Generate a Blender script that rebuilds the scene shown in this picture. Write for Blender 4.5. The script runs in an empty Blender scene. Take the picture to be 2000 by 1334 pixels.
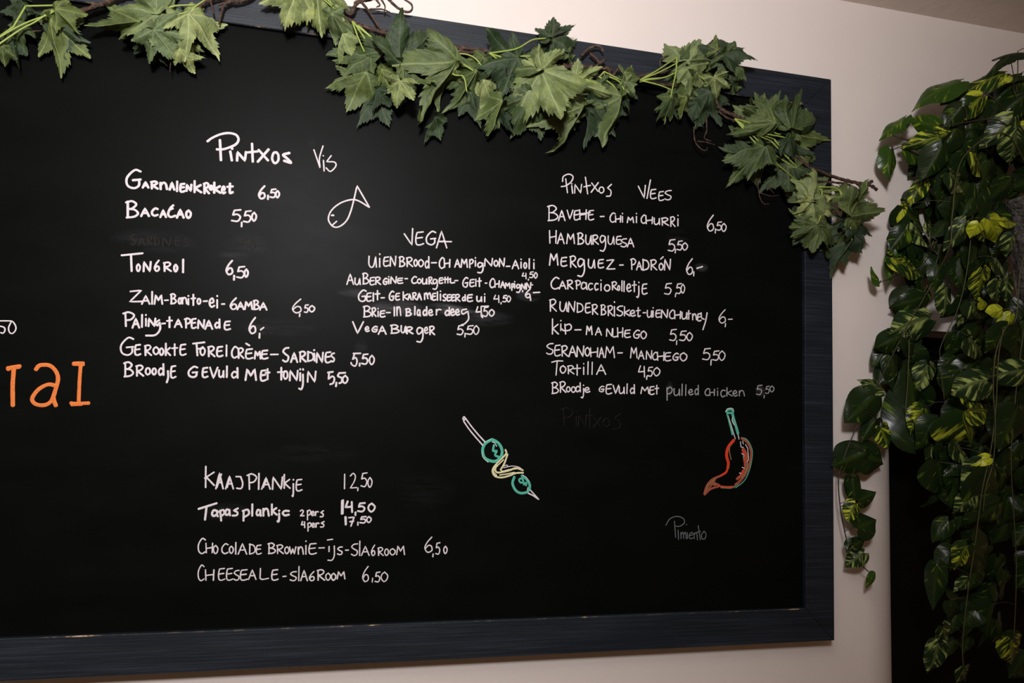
import bpy, bmesh, math, random
from mathutils import Vector, Matrix, noise
random.seed(7)
C = bpy.context.scene.collection
SC = bpy.context.scene

# ------------------------------------------------------------------ camera
BT = 2.393                      # height of the board's top edge; ceiling at 2.6
F = 1400.0                      # focal length in pixels of a 2000 px wide frame
YAW, PITCH, ROLL = -0.227995, 0.085256, 0.032398
CAM = Vector((-1.01082, -1.32896, BT - 0.73318))
cy, sy, cp, sp, cr, sr = math.cos(YAW), math.sin(YAW), math.cos(PITCH), math.sin(PITCH), math.cos(ROLL), math.sin(ROLL)
FWD = Vector((-sy * cp, cy * cp, sp))
R0 = Vector((cy, sy, 0)); U0 = R0.cross(FWD)
RT = cr * R0 + sr * U0; UP = -sr * R0 + cr * U0
cam = bpy.data.cameras.new('camera')
cam.sensor_width = 36.0; cam.lens = 36.0 * F / 2000.0
camo = bpy.data.objects.new('camera', cam); C.objects.link(camo)
camo.matrix_world = Matrix(((RT.x, UP.x, -FWD.x, CAM.x), (RT.y, UP.y, -FWD.y, CAM.y), (RT.z, UP.z, -FWD.z, CAM.z), (0, 0, 0, 1)))
SC.camera = camo

# ------------------------------------------------------------------ light
SC.view_settings.view_transform = 'Standard'
SC.view_settings.look = 'None'
SC.view_settings.gamma = 1.0
SC.view_settings.use_curve_mapping = False
SC.view_settings.exposure = 0.0
w = bpy.data.worlds.new('world'); SC.world = w; w.use_nodes = True
w.node_tree.nodes['Background'].inputs[0].default_value = (1.0, 0.56, 0.27, 1)
w.node_tree.nodes['Background'].inputs[1].default_value = 0.085

def area(name, loc, target, size, power, color, spread=180):
    l = bpy.data.lights.new(name, 'AREA'); l.shape = 'DISK'; l.size = size; l.energy = power; l.color = color
    l.spread = math.radians(spread)
    o = bpy.data.objects.new(name, l); C.objects.link(o)
    o.location = loc
    o.rotation_euler = (Vector(target) - Vector(loc)).to_track_quat('-Z', 'Y').to_euler()
    return o
def spot(name, loc, target, radius, power, color, angle, blend=1.0):
    l = bpy.data.lights.new(name, 'SPOT'); l.shadow_soft_size = radius; l.energy = power; l.color = color
    l.spot_size = math.radians(angle); l.spot_blend = blend
    o = bpy.data.objects.new(name, l); C.objects.link(o); o.location = loc
    o.rotation_euler = (Vector(target) - Vector(loc)).to_track_quat('-Z', 'Y').to_euler()
    return o
spot('flash_light', (-1.2, -1.9, BT - 0.02), (-1.5, 0.0, BT + 0.22), 0.13, 178, (1.0, 0.965, 0.985), 140)
area('ceiling_bounce_fill', (-1.0, -0.85, BT + 0.19), (-1.0, -0.85, 0), 0.8, 1.8, (1.0, 0.93, 0.86))  # added fill, no fixture there: stands in for flash bounced off the ceiling

# ------------------------------------------------------------------ helpers
def ray(u, v):
    return (RT * ((u - 1000) / F) - UP * ((v - 667) / F) + FWD)
def at(u, v, y=0.0):            # the point of the plane at depth y (the wall is at +0.03) seen in that direction
    d = ray(u, v); return CAM + d * ((y - CAM.y) / d.y)
def tag(o, label=None, cat=None, group=None, kind=None):
    if label: o['label'] = label
    if cat: o['category'] = cat
    if group: o['group'] = group
    if kind: o['kind'] = kind
    return o
def empty(name, loc):
    o = bpy.data.objects.new(name, None); C.objects.link(o); o.location = loc; o.empty_display_size = 0.05
    return o
def link(name, verts, faces, mats, parent=None, smooth=False, mi=None, root=None):
    me = bpy.data.meshes.new(name); me.from_pydata([tuple(v) for v in verts], [], faces)
    for m in (mats if isinstance(mats, (list, tuple)) else [mats]): me.materials.append(m)
    if mi: me.polygons.foreach_set('material_index', mi)
    if smooth: me.polygons.foreach_set('use_smooth', [True] * len(faces))
    me.update()
    o = bpy.data.objects.new(name, me); C.objects.link(o)
    if parent:
        o.parent = parent
        p = parent; off = Vector((0, 0, 0))
        while p: off += p.location; p = p.parent
        o.location = -off        # vertices are given in world space
    return o
class MB:
    def __init__(s): s.v = []; s.f = []; s.mi = []
    def add(s, vs, fs, mi=0):
        n = len(s.v); s.v += [Vector(v) for v in vs]; s.f += [tuple(i + n for i in f) for f in fs]; s.mi += [mi] * len(fs)
    def box(s, a, b, mi=0):
        x0, y0, z0 = a; x1, y1, z1 = b
        s.add([(x0,y0,z0),(x1,y0,z0),(x1,y1,z0),(x0,y1,z0),(x0,y0,z1),(x1,y0,z1),(x1,y1,z1),(x0,y1,z1)],
              [(0,3,2,1),(4,5,6,7),(0,1,5,4),(1,2,6,5),(2,3,7,6),(3,0,4,7)], mi)
    def tube(s, pts, r, n=7, taper=None, bump=0.0):
        pts = [Vector(p) for p in pts]
        rings = []
        for i, p in enumerate(pts):
            t = (pts[min(i + 1, len(pts) - 1)] - pts[max(i - 1, 0)])
            t = t.normalized() if t.length > 1e-9 else Vector((0, 0, 1))
            a = t.cross(Vector((0.31, 0.9, 0.29))); a.normalize(); b = t.cross(a)
            k = i / max(1, len(pts) - 1)
            rr = r * (1 + (taper - 1) * k) if taper is not None else r
            ring = []
            for j in range(n):
                q = 2 * math.pi * j / n
                r2 = rr * (1 + bump * noise.noise(p * 160 + Vector((j * 1.7, 0, 0))))
                ring.append(p + (a * math.cos(q) + b * math.sin(q)) * r2)
            rings.append(ring)
        vs = [v for ring in rings for v in ring] + [pts[0], pts[-1]]
        fs = []
        for i in range(len(pts) - 1):
            for j in range(n):
                fs.append((i*n+j, i*n+(j+1)%n, (i+1)*n+(j+1)%n, (i+1)*n+j))
        m = len(pts) * n; e = (len(pts) - 1) * n
        for j in range(n):
            fs.append((m, (j+1) % n, j)); fs.append((m + 1, e + j, e + (j+1) % n))
        s.add(vs, fs)
    def build(s, name, mats, parent=None, smooth=False):
        return link(name, s.v, s.f, mats, parent, smooth, s.mi if isinstance(mats, (list, tuple)) else None)
def spline(P, n=6):             # Catmull-Rom through the points; a doubled point makes a corner
    P = [Vector(p) for p in P]; out = []
    if len(P) < 2: return P
    for i in range(len(P) - 1):
        p1, p2 = P[i], P[i + 1]
        if (p2 - p1).length < 1e-9: continue
        p0 = P[i - 1] if i > 0 else p1 * 2 - p2
        p3 = P[i + 2] if i + 2 < len(P) else p2 * 2 - p1
        if (p1 - p0).length < 1e-9: p0 = p1 * 2 - p2
        if (p3 - p2).length < 1e-9: p3 = p2 * 2 - p1
        for k in range(n):
            t = k / n
            out.append(0.5 * ((2*p1) + (p2 - p0)*t + (2*p0 - 5*p1 + 4*p2 - p3)*t*t + (3*p1 - p0 - 3*p2 + p3)*t**3))
    out.append(P[-1])
    return out

# ------------------------------------------------------------------ materials
def mat(name, col, rough=0.6, spec=0.5):
    m = bpy.data.materials.new(name); m.use_nodes = True
    b = m.node_tree.nodes['Principled BSDF']
    b.inputs['Base Color'].default_value = (*col, 1); b.inputs['Roughness'].default_value = rough
    b.inputs['Specular IOR Level'].default_value = spec
    return m
class N:                        # tiny node builder
    def __init__(s, m): s.t = m.node_tree; s.b = s.t.nodes['Principled BSDF']
    def n(s, typ, **kw):
        q = s.t.nodes.new(typ)
        for k, v in kw.items(): setattr(q, k, v)
        return q
    def l(s, a, b): s.t.links.new(a, b)
    def noise(s, vec, scale, detail=4, rough=0.55):
        q = s.n('ShaderNodeTexNoise'); q.inputs['Scale'].default_value = scale; q.inputs['Detail'].default_value = detail
        q.inputs['Roughness'].default_value = rough
        if vec: s.l(vec, q.inputs['Vector'])
        return q.outputs['Fac']
    def mapping(s, vec, scale=(1,1,1), loc=(0,0,0)):
        q = s.n('ShaderNodeMapping'); q.inputs['Scale'].default_value = scale; q.inputs['Location'].default_value = loc
        s.l(vec, q.inputs['Vector']); return q.outputs['Vector']
    def ramp(s, fac, stops):
        q = s.n('ShaderNodeValToRGB'); e = q.color_ramp.elements
        while len(e) < len(stops): e.new(0.5)
        for i, (p, c) in enumerate(stops): e[i].position = p; e[i].color = (*c, 1) if len(c) == 3 else c
        s.l(fac, q.inputs['Fac']); return q.outputs['Color']
    def mix(s, fac, a, b):
        q = s.n('ShaderNodeMix', data_type='RGBA')
        for v, i in ((fac, 0), (a, 6), (b, 7)):
            if isinstance(v, (int, float)): q.inputs[i].default_value = v
            elif isinstance(v, tuple): q.inputs[i].default_value = (*v, 1)
            else: s.l(v, q.inputs[i])
        return q.outputs[2]
    def math(s, op, a, b=0.0):
        q = s.n('ShaderNodeMath', operation=op)
        for v, i in ((a, 0), (b, 1)):
            if isinstance(v, (int, float)): q.inputs[i].default_value = v
            else: s.l(v, q.inputs[i])
        return q.outputs[0]
    def bump(s, h, strength=0.3, dist=0.002):
        q = s.n('ShaderNodeBump'); q.inputs['Strength'].default_value = strength; q.inputs['Distance'].default_value = dist
        s.l(h, q.inputs['Height']); s.l(q.outputs[0], s.b.inputs['Normal'])
    def pos(s): return s.n('ShaderNodeNewGeometry').outputs['Position']

def m_wall():
    m = mat('painted_wall', (0.80, 0.72, 0.665), 0.75, 0.2); k = N(m)
    f = k.noise(k.pos(), 9, 5); k.l(k.mix(f, (0.78, 0.70, 0.645), (0.82, 0.74, 0.685)), k.b.inputs['Base Color'])
    k.bump(k.noise(k.pos(), 90, 3), 0.12, 0.002); return m
def m_ceiling():
    m = mat('plaster_ceiling', (0.84, 0.74, 0.67), 0.9, 0.1); k = N(m)
    f = k.noise(k.pos(), 14, 6, 0.65); k.l(k.ramp(f, [(0.3, (0.78, 0.69, 0.62)), (0.7, (0.88, 0.78, 0.71))]), k.b.inputs['Base Color'])
    k.bump(k.noise(k.pos(), 30, 5), 0.3, 0.004); return m
def m_floor():
    m = mat('floor_tile', (0.28, 0.24, 0.2), 0.5); return m
def m_board():
    m = mat('chalkboard_paint', (0.006, 0.0065, 0.006), 0.5, 0.04); k = N(m)
    P = k.pos()
    dust = k.noise(k.mapping(P, (2.2, 1, 5.0)), 3.0, 5, 0.6)
    base = k.ramp(dust, [(0.35, (0.0022, 0.0027, 0.0024)), (0.75, (0.0036, 0.0040, 0.0036))])
    sep = k.n('ShaderNodeSeparateXYZ'); k.l(P, sep.inputs[0])
    tot = None
    for (u, v, rx, ry, a) in SMUDGE:   # wiped chalk: smeared patches with streaky edges
        c = at(u, v, 0.01); s = 0.00105
        dx = k.math('DIVIDE', k.math('SUBTRACT', sep.outputs[0], c.x), rx * s)
        dz = k.math('DIVIDE', k.math('SUBTRACT', sep.outputs[2], c.z), ry * s)
        q = k.math('SUBTRACT', 1.0, k.math('ADD', k.math('MULTIPLY', dx, dx), k.math('MULTIPLY', dz, dz)))
        q = k.math('MULTIPLY', k.math('MAXIMUM', q, 0.0), a)
        tot = q if tot is None else k.math('ADD', tot, q)
    streak = k.ramp(k.noise(k.mapping(P, (12, 1, 60)), 1.6, 4, 0.6), [(0.38, (0, 0, 0)), (0.72, (1, 1, 1))])
    k.l(k.mix(k.math('MULTIPLY', tot, streak), base, (0.42, 0.42, 0.44)), k.b.inputs['Base Color'])
    k.l(k.math('ADD', 0.36, k.math('MULTIPLY', dust, 0.10)), k.b.inputs['Roughness'])
    return m
SMUDGE = [(700, 573, 40, 9, 0.10), (780, 603, 60, 16, 0.16), (880, 604, 50, 12, 0.22), (945, 620, 62, 17, 0.07), (1032, 578, 26, 12, 0.12),
          (545, 640, 70, 16, 0.03), (300, 470, 70, 22, 0.03), (480, 478, 40, 22, 0.03), (460, 500, 30, 10, 0.04), (1370, 522, 16, 11, 0.10),
          (1325, 470, 30, 26, 0.025), (620, 885, 80, 20, 0.015), (1485, 764, 12, 12, 0.16), (830, 960, 60, 34, 0.012), (1308, 760, 8, 16, 0.12),
          (610, 280, 8, 8, 0.03), (440, 1000, 40, 16, 0.05), (705, 690, 14, 30, 0.05), (505, 640, 20, 14, 0.06)]
def wood(name, cols):
    m = mat(name, cols[0], 0.5, 0.4); k = N(m)
    g = k.noise(k.mapping(k.pos(), (5, 60, 330)), 1.0, 6, 0.65)
    g2 = k.noise(k.mapping(k.pos(), (1.2, 3, 14)), 3.0, 4, 0.6)
    f = k.math('ADD', k.math('MULTIPLY', g, 0.7), k.math('MULTIPLY', g2, 0.3))
    k.l(k.ramp(f, [(0.35, cols[0]), (0.5, cols[1]), (0.66, cols[2])]), k.b.inputs['Base Color'])
    k.bump(f, 0.6, 0.0015); return m
def m_worn():
    m = mat('bare_wood_edge', (0.3, 0.2, 0.1), 0.7, 0.3); k = N(m)
    f = k.noise(k.mapping(k.pos(), (9, 9, 9)), 1.6, 5, 0.7)
    k.l(k.ramp(f, [(0.50, (0.014, 0.017, 0.022)), (0.56, (0.10, 0.075, 0.05)), (0.64, (0.55, 0.40, 0.24))]), k.b.inputs['Base Color']); return m
def m_chalk(name, c, lo=0.72):
    m = mat(name, c, 0.85, 0.1); k = N(m)
    f = k.noise(k.pos(), 420, 3, 0.7)
    k.l(k.ramp(f, [(0.3, tuple(x * lo for x in c)), (0.6, c)]), k.b.inputs['Base Color']); return m
def m_leaf(name, c, vein, rough=0.5):
    m = mat(name, c, rough, 0.35); k = N(m)
    a = k.n('ShaderNodeAttribute', attribute_name='vein'); info = k.n('ShaderNodeObjectInfo')
    uv = k.n('ShaderNodeUVMap', uv_map='leaf').outputs[0]
    off = k.n('ShaderNodeVectorMath', operation='ADD'); k.l(uv, off.inputs[0])
    cmb = k.n('ShaderNodeCombineXYZ'); k.l(k.math('MULTIPLY', info.outputs['Random'], 37.0), cmb.inputs[2]); k.l(cmb.outputs[0], off.inputs[1])
    f = k.noise(off.outputs[0], 4.5, 4, 0.6)
    body = k.ramp(f, [(0.28, tuple(x * 0.55 for x in c)), (0.52, c), (0.74, (min(1, c[0] * 1.45), min(1, c[1] * 1.30), c[2] * 1.1))])
    tone = k.n('ShaderNodeMix', data_type='RGBA', blend_type='MULTIPLY'); tone.inputs[0].default_value = 1.0
    k.l(k.mix(a.outputs['Fac'], body, vein), tone.inputs[6])
    k.l(k.ramp(info.outputs['Random'], [(0.0, (0.50, 0.58, 0.62)), (0.35, (0.82, 0.85, 0.8)), (0.7, (1.0, 1.0, 1.0)), (1.0, (1.22, 1.16, 1.0))]), tone.inputs[7])
    k.l(tone.outputs[2], k.b.inputs['Base Color'])
    k.bump(k.noise(off.outputs[0], 13, 5, 0.65), 0.6, 0.004)
    b = k.b
    b.inputs['Transmission Weight'].default_value = 0.0
    return m
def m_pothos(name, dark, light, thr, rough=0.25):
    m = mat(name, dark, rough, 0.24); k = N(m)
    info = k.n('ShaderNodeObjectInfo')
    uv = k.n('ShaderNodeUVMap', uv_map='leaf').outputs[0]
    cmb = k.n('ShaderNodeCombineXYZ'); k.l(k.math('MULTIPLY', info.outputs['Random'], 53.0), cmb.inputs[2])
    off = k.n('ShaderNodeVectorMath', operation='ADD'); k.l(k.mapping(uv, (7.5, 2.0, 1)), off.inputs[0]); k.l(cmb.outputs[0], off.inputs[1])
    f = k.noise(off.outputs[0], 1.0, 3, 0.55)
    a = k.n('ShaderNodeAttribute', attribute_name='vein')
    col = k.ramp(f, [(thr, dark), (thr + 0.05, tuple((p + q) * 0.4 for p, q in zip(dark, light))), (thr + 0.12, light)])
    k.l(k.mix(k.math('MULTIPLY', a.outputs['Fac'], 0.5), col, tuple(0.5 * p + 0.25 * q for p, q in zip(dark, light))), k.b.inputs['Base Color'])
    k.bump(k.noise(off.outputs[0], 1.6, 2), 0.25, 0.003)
    return m

M = dict(
    wall=m_wall(), ceiling=m_ceiling(), floor=m_floor(), board=m_board(),
    wood=wood('dark_stained_wood', [(0.0024, 0.0048, 0.0078), (0.0064, 0.0112, 0.0175), (0.023, 0.031, 0.046)]), worn=m_worn(),
    black=mat('black_door_paint', (0.0018, 0.002, 0.002), 0.6, 0.15), frame=mat('black_door_frame', (0.0022, 0.0024, 0.0024), 0.55, 0.15),
    screw=mat('steel_screw', (0.5, 0.5, 0.5), 0.3), 
    white=m_chalk('white_chalk', (0.76, 0.70, 0.72)), grey=m_chalk('rubbed_chalk', (0.36, 0.36, 0.37), 0.5), faint=m_chalk('faded_chalk', (0.16, 0.17, 0.18), 0.5),
    ghost=mat('wiped_chalk', (0.019, 0.0185, 0.0165), 0.6, 0.1), ghost2=mat('old_wiped_chalk', (0.0062, 0.0064, 0.006), 0.6, 0.1),
    orange=m_chalk('orange_chalk', (0.80, 0.22, 0.055), 0.6), teal=m_chalk('teal_chalk', (0.10, 0.50, 0.36), 0.55), cream=m_chalk('cream_chalk', (0.74, 0.70, 0.42), 0.7),
    red=m_chalk('red_chalk', (0.75, 0.055, 0.02), 0.7), brown=m_chalk('brown_red_chalk', (0.42, 0.10, 0.055), 0.45), olive=m_chalk('olive_chalk', (0.26, 0.22, 0.12), 0.5),
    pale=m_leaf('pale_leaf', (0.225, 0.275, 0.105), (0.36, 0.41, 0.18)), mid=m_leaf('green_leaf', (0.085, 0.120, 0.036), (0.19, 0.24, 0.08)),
    dark=m_leaf('dark_leaf', (0.030, 0.052, 0.022), (0.065, 0.10, 0.04)), stalk=mat('green_stalk', (0.28, 0.36, 0.07), 0.45),
    twig=None, vine=mat('vine_stem', (0.055, 0.055, 0.014), 0.5), vined=mat('dark_vine_stem', (0.026, 0.018, 0.010), 0.5),
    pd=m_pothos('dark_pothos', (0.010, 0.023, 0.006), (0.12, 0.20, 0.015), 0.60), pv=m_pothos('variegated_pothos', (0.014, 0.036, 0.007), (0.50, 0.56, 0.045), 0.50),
    pl=m_pothos('pale_streaked_pothos', (0.013, 0.030, 0.010), (0.34, 0.42, 0.12), 0.51), py=m_pothos('yellow_green_pothos', (0.20, 0.27, 0.012), (0.50, 0.54, 0.03), 0.42),
    pg=m_pothos('green_pothos', (0.028, 0.066, 0.009), (0.20, 0.28, 0.02), 0.56), pot=None)
def m_twig():
    m = mat('brown_bark', (0.14, 0.06, 0.03), 0.32, 0.6); k = N(m)
    f = k.noise(k.pos(), 120, 5, 0.7)
    k.l(k.ramp(f, [(0.35, (0.016, 0.008, 0.005)), (0.55, (0.075, 0.036, 0.021)), (0.75, (0.26, 0.15, 0.095))]), k.b.inputs['Base Color'])
    k.bump(f, 1.0, 0.005); return m
M['twig'] = m_twig()
def m_pot():
    m = mat('crinkled_sleeve', (0.17, 0.155, 0.14), 0.10, 0.9); k = N(m)
    f = k.noise(k.mapping(k.pos(), (40, 40, 70)), 1.2, 3, 0.5); k.bump(f, 1.0, 0.012); return m
M['pot'] = m_pot()

# ------------------------------------------------------------------ room
WY = 0.045
DX0, DX1, DZ = 0.1756, 1.06, at(1880, 650, WY).z
CZ = BT + 0.2173
def tex_box(name, boxes, m, kind=None):
    b = MB()
    for a, c in boxes: b.box(a, c)
    o = b.build(name, m); tag(o, kind=kind); return o
wb = MB(); RC = 0.13; cx0 = DX0 - 0.456 * RC
def corner(rc, z):              # plan of the wall left of the door: its edge is rounded, less and less towards the lintel
    c = DX0 - 0.456 * rc
    return [(-3.2, WY, z), (-1.5, WY, z)] + [(c + rc * math.sin(a * math.pi / 48), WY + rc - rc * math.cos(a * math.pi / 48), z) for a in range(25)] + [(c + rc, WY + 0.16, z), (-3.2, WY + 0.16, z)]
rings_ = [corner(RC, 0)] + [corner(RC * (1 - (k / 12) ** 2) + 0.002, DZ - 0.45 + 0.45 * k / 12) for k in range(13)]
n_ = len(rings_[0])
wb.add([v for r_ in rings_ for v in r_], [(q * n_ + k, q * n_ + (k + 1) % n_, (q + 1) * n_ + (k + 1) % n_, (q + 1) * n_ + k) for q in range(len(rings_) - 1) for k in range(n_)] + [tuple(range(n_ - 1, -1, -1))])
wb.box((-3.2, WY, DZ), (1.6, WY + 0.14, CZ)); wb.box((DX1, WY, 0), (1.6, WY + 0.14, DZ))
tag(wb.build('wall_back', M['wall']), 'off-white painted wall behind the chalkboard', 'wall', kind='structure')
tag(tex_box('ceiling', [((-3.2, -2.6, CZ), (1.6, WY + 0.14, CZ + 0.1))], M['ceiling']), 'beige plaster ceiling above the wall', 'ceiling', kind='structure')
tag(tex_box('floor', [((-3.2, -2.6, -0.1), (1.6, WY + 0.14, 0))], M['floor']), 'dark floor below the chalkboard wall', 'floor', kind='structure')
d = MB(); d.box((DX0, WY + 0.135, 0.0), (DX1, WY + 0.16, DZ))
do = tag(d.build('door_1', M['black']), 'black door in the opening right of the chalkboard', 'door', kind='structure')
for i, (x0, x1, z0, z1) in enumerate([(DX0, DX0 + 0.04, 0, DZ), (DX1 - 0.04, DX1, 0, DZ), (DX0 + 0.04, DX1 - 0.04, DZ - 0.04, DZ)]):
    f = MB(); f.box((x0, WY + 0.118, z0), (x1, WY + 0.135, z1)); f.build('door_frame', M['frame'], do)

# ------------------------------------------------------------------ chalkboard
H = 1.2; RW = 0.0665; XL = -2.75; PY = 0.010
board = empty('chalkboard', (XL / 2, WY, BT - H))
tag(board, 'large black chalkboard menu in a dark stained wooden frame on the wall', 'chalkboard')
p = MB(); p.box((XL + RW - 0.006, PY, BT - H + RW - 0.006), (-RW + 0.006, WY - 0.004, BT - RW + 0.006)); p.build('board_panel', M['board'], board)
def rail(name, o0, o1, i0, i1, label=None):    # outer edge o0-o1, inner edge i0-i1 in (x, z), mitred, with a worn front arris
    b = MB(); bv = 0.0005 if name == 'side_rail' else 0.0016
    def v2(a): return Vector((a[0], a[1]))
    O0, O1, I0, I1 = map(v2, (o0, o1, i0, i1))
    e = (O0 - I0).normalized() * bv * 1.41; e1 = (O1 - I1).normalized() * bv * 1.41
    ax = (O1 - O0).normalized() * 0.0005
    O0, I0, O1, I1 = O0 + ax, I0 + ax, O1 - ax, I1 - ax
    P3 = lambda q, y: (q.x, y, q.y)
    A = [P3(O0, WY), P3(O0, bv), P3(O0 - e, 0), P3(I0 + e, 0), P3(I0, bv), P3(I0, WY)]
    B = [P3(O1, WY), P3(O1, bv), P3(O1 - e1, 0), P3(I1 + e1, 0), P3(I1, bv), P3(I1, WY)]
    for i in range(6):
        j = (i + 1) % 6
        b.add([A[i], B[i], B[j], A[j]], [(0, 1, 2, 3)], 1 if (i == 3 and name != 'side_rail') else 0)
    b.add(A, [tuple(range(6))]); b.add(B, [tuple(range(5, -1, -1))])
    bm = bmesh.new()
    o = b.build(name, [M['wood'], M['worn']], board)
    bm.from_mesh(o.data); bmesh.ops.remove_doubles(bm, verts=bm.verts, dist=1e-6); bmesh.ops.recalc_face_normals(bm, faces=bm.faces); bm.to_mesh(o.data); bm.free()
    if label: o['label'] = label
    return o
T, Bm = BT, BT - H
g = 0.0004
rail('top_rail', (XL, T), (0, T), (XL + RW, T - RW), (-RW, T - RW), 'dark stained top rail under the garland')
rail('bottom_rail', (0, Bm), (XL, Bm), (-RW, Bm + RW), (XL + RW, Bm + RW), 'dark stained bottom rail with chipped upper edge')
rail('side_rail', (0, T), (0, Bm), (-RW, T - RW), (-RW, Bm + RW), 'dark stained right side rail')
rail('side_rail', (XL, Bm), (XL, T), (XL + RW, Bm + RW), (XL + RW, T - RW))

# ---- hand lettering: each glyph is a set of pen strokes in a unit box (x right, y down)
G = {
'A': '0,1 .5,0 .5,0 1,1|.2,.62 .85,.6', 'B': '.14,.02 .14,1|0,.08 .5,0 .85,.2 .5,.45 .2,.47 .2,.47 .7,.52 1,.74 .7,.94 .05,1',
'C': '1,.1 .6,0 .12,.38 .12,.8 .5,1 1,.88', 'D': '.08,0 .05,1|0,.05 .7,.15 1,.5 .8,.85 .05,1', 'd': '.82,.5 .4,.38 .02,.68 .3,1 .85,.8|.92,0 .95,1',
'E': '.95,.03 .2,.08 .2,.08 .05,.5 .12,.92 .5,1 1,.9|.12,.5 .85,.44', 'e': '.1,.58 .8,.45 .6,.04 .15,.2 0,.65 .4,1 1,.85',
'F': '0,.1 1,0|.3,.08 .38,1|.38,.5 .9,.45', 'G': '1,.08 .6,0 .08,.42 .12,.85 .55,1 .88,.85 .9,.55|.48,.56 1,.52',
'g': '.9,.08 .35,0 .02,.2 .25,.45 .75,.3 .9,.06 .9,.06 .95,.65 .6,.98 .02,.95', 'H': '0,0 .06,1|1,0 .94,1|.02,.55 1,.45',
'i': '.5,.34 .5,1|.5,0 .54,.05', 'I': '.5,0 .5,1', 'l': '.6,0 .4,1', 'j': '.75,.26 .75,.75 .45,1 0,.96|.75,0 .8,.04',
'k': '.02,0 0,1|.92,.36 .06,.64 .06,.64 1,1', 'K': '.02,0 .02,1|.95,.26 .02,.55 .02,.55 1,.95', 'L': '.05,0 0,.9 0,.9 .3,1 1,.9',
'M': '0,1 .16,0 .16,0 .5,.62 .5,.62 .86,0 .86,0 1,1', 'N': '0,1 .05,0 .05,0 .88,1 .88,1 1,0', 'n': '.02,.05 .05,1|.05,.45 .4,.04 .8,.2 1,1',
'W': '0,0 .25,1 .25,1 .5,.25 .5,.25 .75,1 .75,1 1,0', 'O': '.55,0 .1,.22 .02,.65 .4,1 .85,.8 .98,.35 .5,0', 'o': '.7,.05 .25,.08 .02,.6 .4,1 .9,.75 .9,.25 .6,.02',
'P': '.2,.1 .25,1|0,.1 .5,0 1,.2 .75,.5 .25,.58', 'p': '.12,.05 .14,1|.12,.2 .6,0 1,.18 .75,.45 .14,.55', 'q': '.9,.1 .3,0 .05,.3 .4,.5 .9,.2 .9,.2 .9,1',
'R': '.1,.05 .12,1|0,.08 .6,0 .9,.2 .6,.45 .15,.52 .15,.52 1,1', 'r': '.1,.1 .1,1|.1,.5 .5,.1 1,.15', 'S': '.95,.06 .4,.1 .06,.3 .4,.48 .9,.65 .8,.92 .4,1 0,.9',
's': '1,0 .3,.3 .3,.3 .9,.55 .8,.95 .1,1', 'T': '0,.08 1,0|.5,.04 .5,1', 't': '.5,0 .5,1|0,.38 1,.34', 'y': '0,0 .1,.3 .5,.38|1,0 .75,.5 .3,1',
'f': '.5,0 .45,.85 .6,1 1,.9|0,.35 1,.3', 'U': '.05,0 .03,.7 .3,1 .65,.85 .9,.02 .9,.02 1,1', 'V': '0,0 .45,1 .45,1 1,0', 'u': '.02,0 .03,.75 .35,1 .85,.7 .95,0 .95,0 1,1',
'x': '0,1 1,0|.08,.04 .95,.9', 'Z': '.05,.1 .9,0 .9,0 0,.95 0,.95 1,.92', 'm': '0,.1 .02,1|.02,.3 .3,.02 .5,.9|.5,.3 .8,.02 1,1', 'a': '.8,.15 .3,.05 .02,.6 .3,.95 .8,.7|.85,.1 .9,.8 1,1', 'c': '1,.1 .4,.05 .02,.5 .35,1 1,.85',
'0': '.55,0 .12,.25 .02,.65 .4,1 .85,.78 .98,.35 .5,0', '1': '.5,0 .5,1', '2': '0,.18 .45,0 .8,.2 .6,.55 0,.98 0,.98 1,.95', '4': '.3,0 .0,.55 .0,.55 .75,.5|.85,.05 .9,1',
'5': '1,0 .3,.05|.3,.05 .12,.45 .12,.45 .6,.38 .95,.62 .65,.97 0,.92', '6': '.85,0 .3,.35 .02,.72 .35,1 .85,.88 .8,.6 .45,.55 .05,.78', '7': '0,.05 1,0 1,0 .4,1|.2,.5 .9,.45', '3': '0,.05 .8,0 .35,.4 .9,.65 .6,1 0,.95',
',': '.6,0 .3,1', '-': '0,.6 1,.4', '`': '0,0 1,1', "'": '0,1 1,0', '.': '.4,.4 .6,.6',
}
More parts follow.
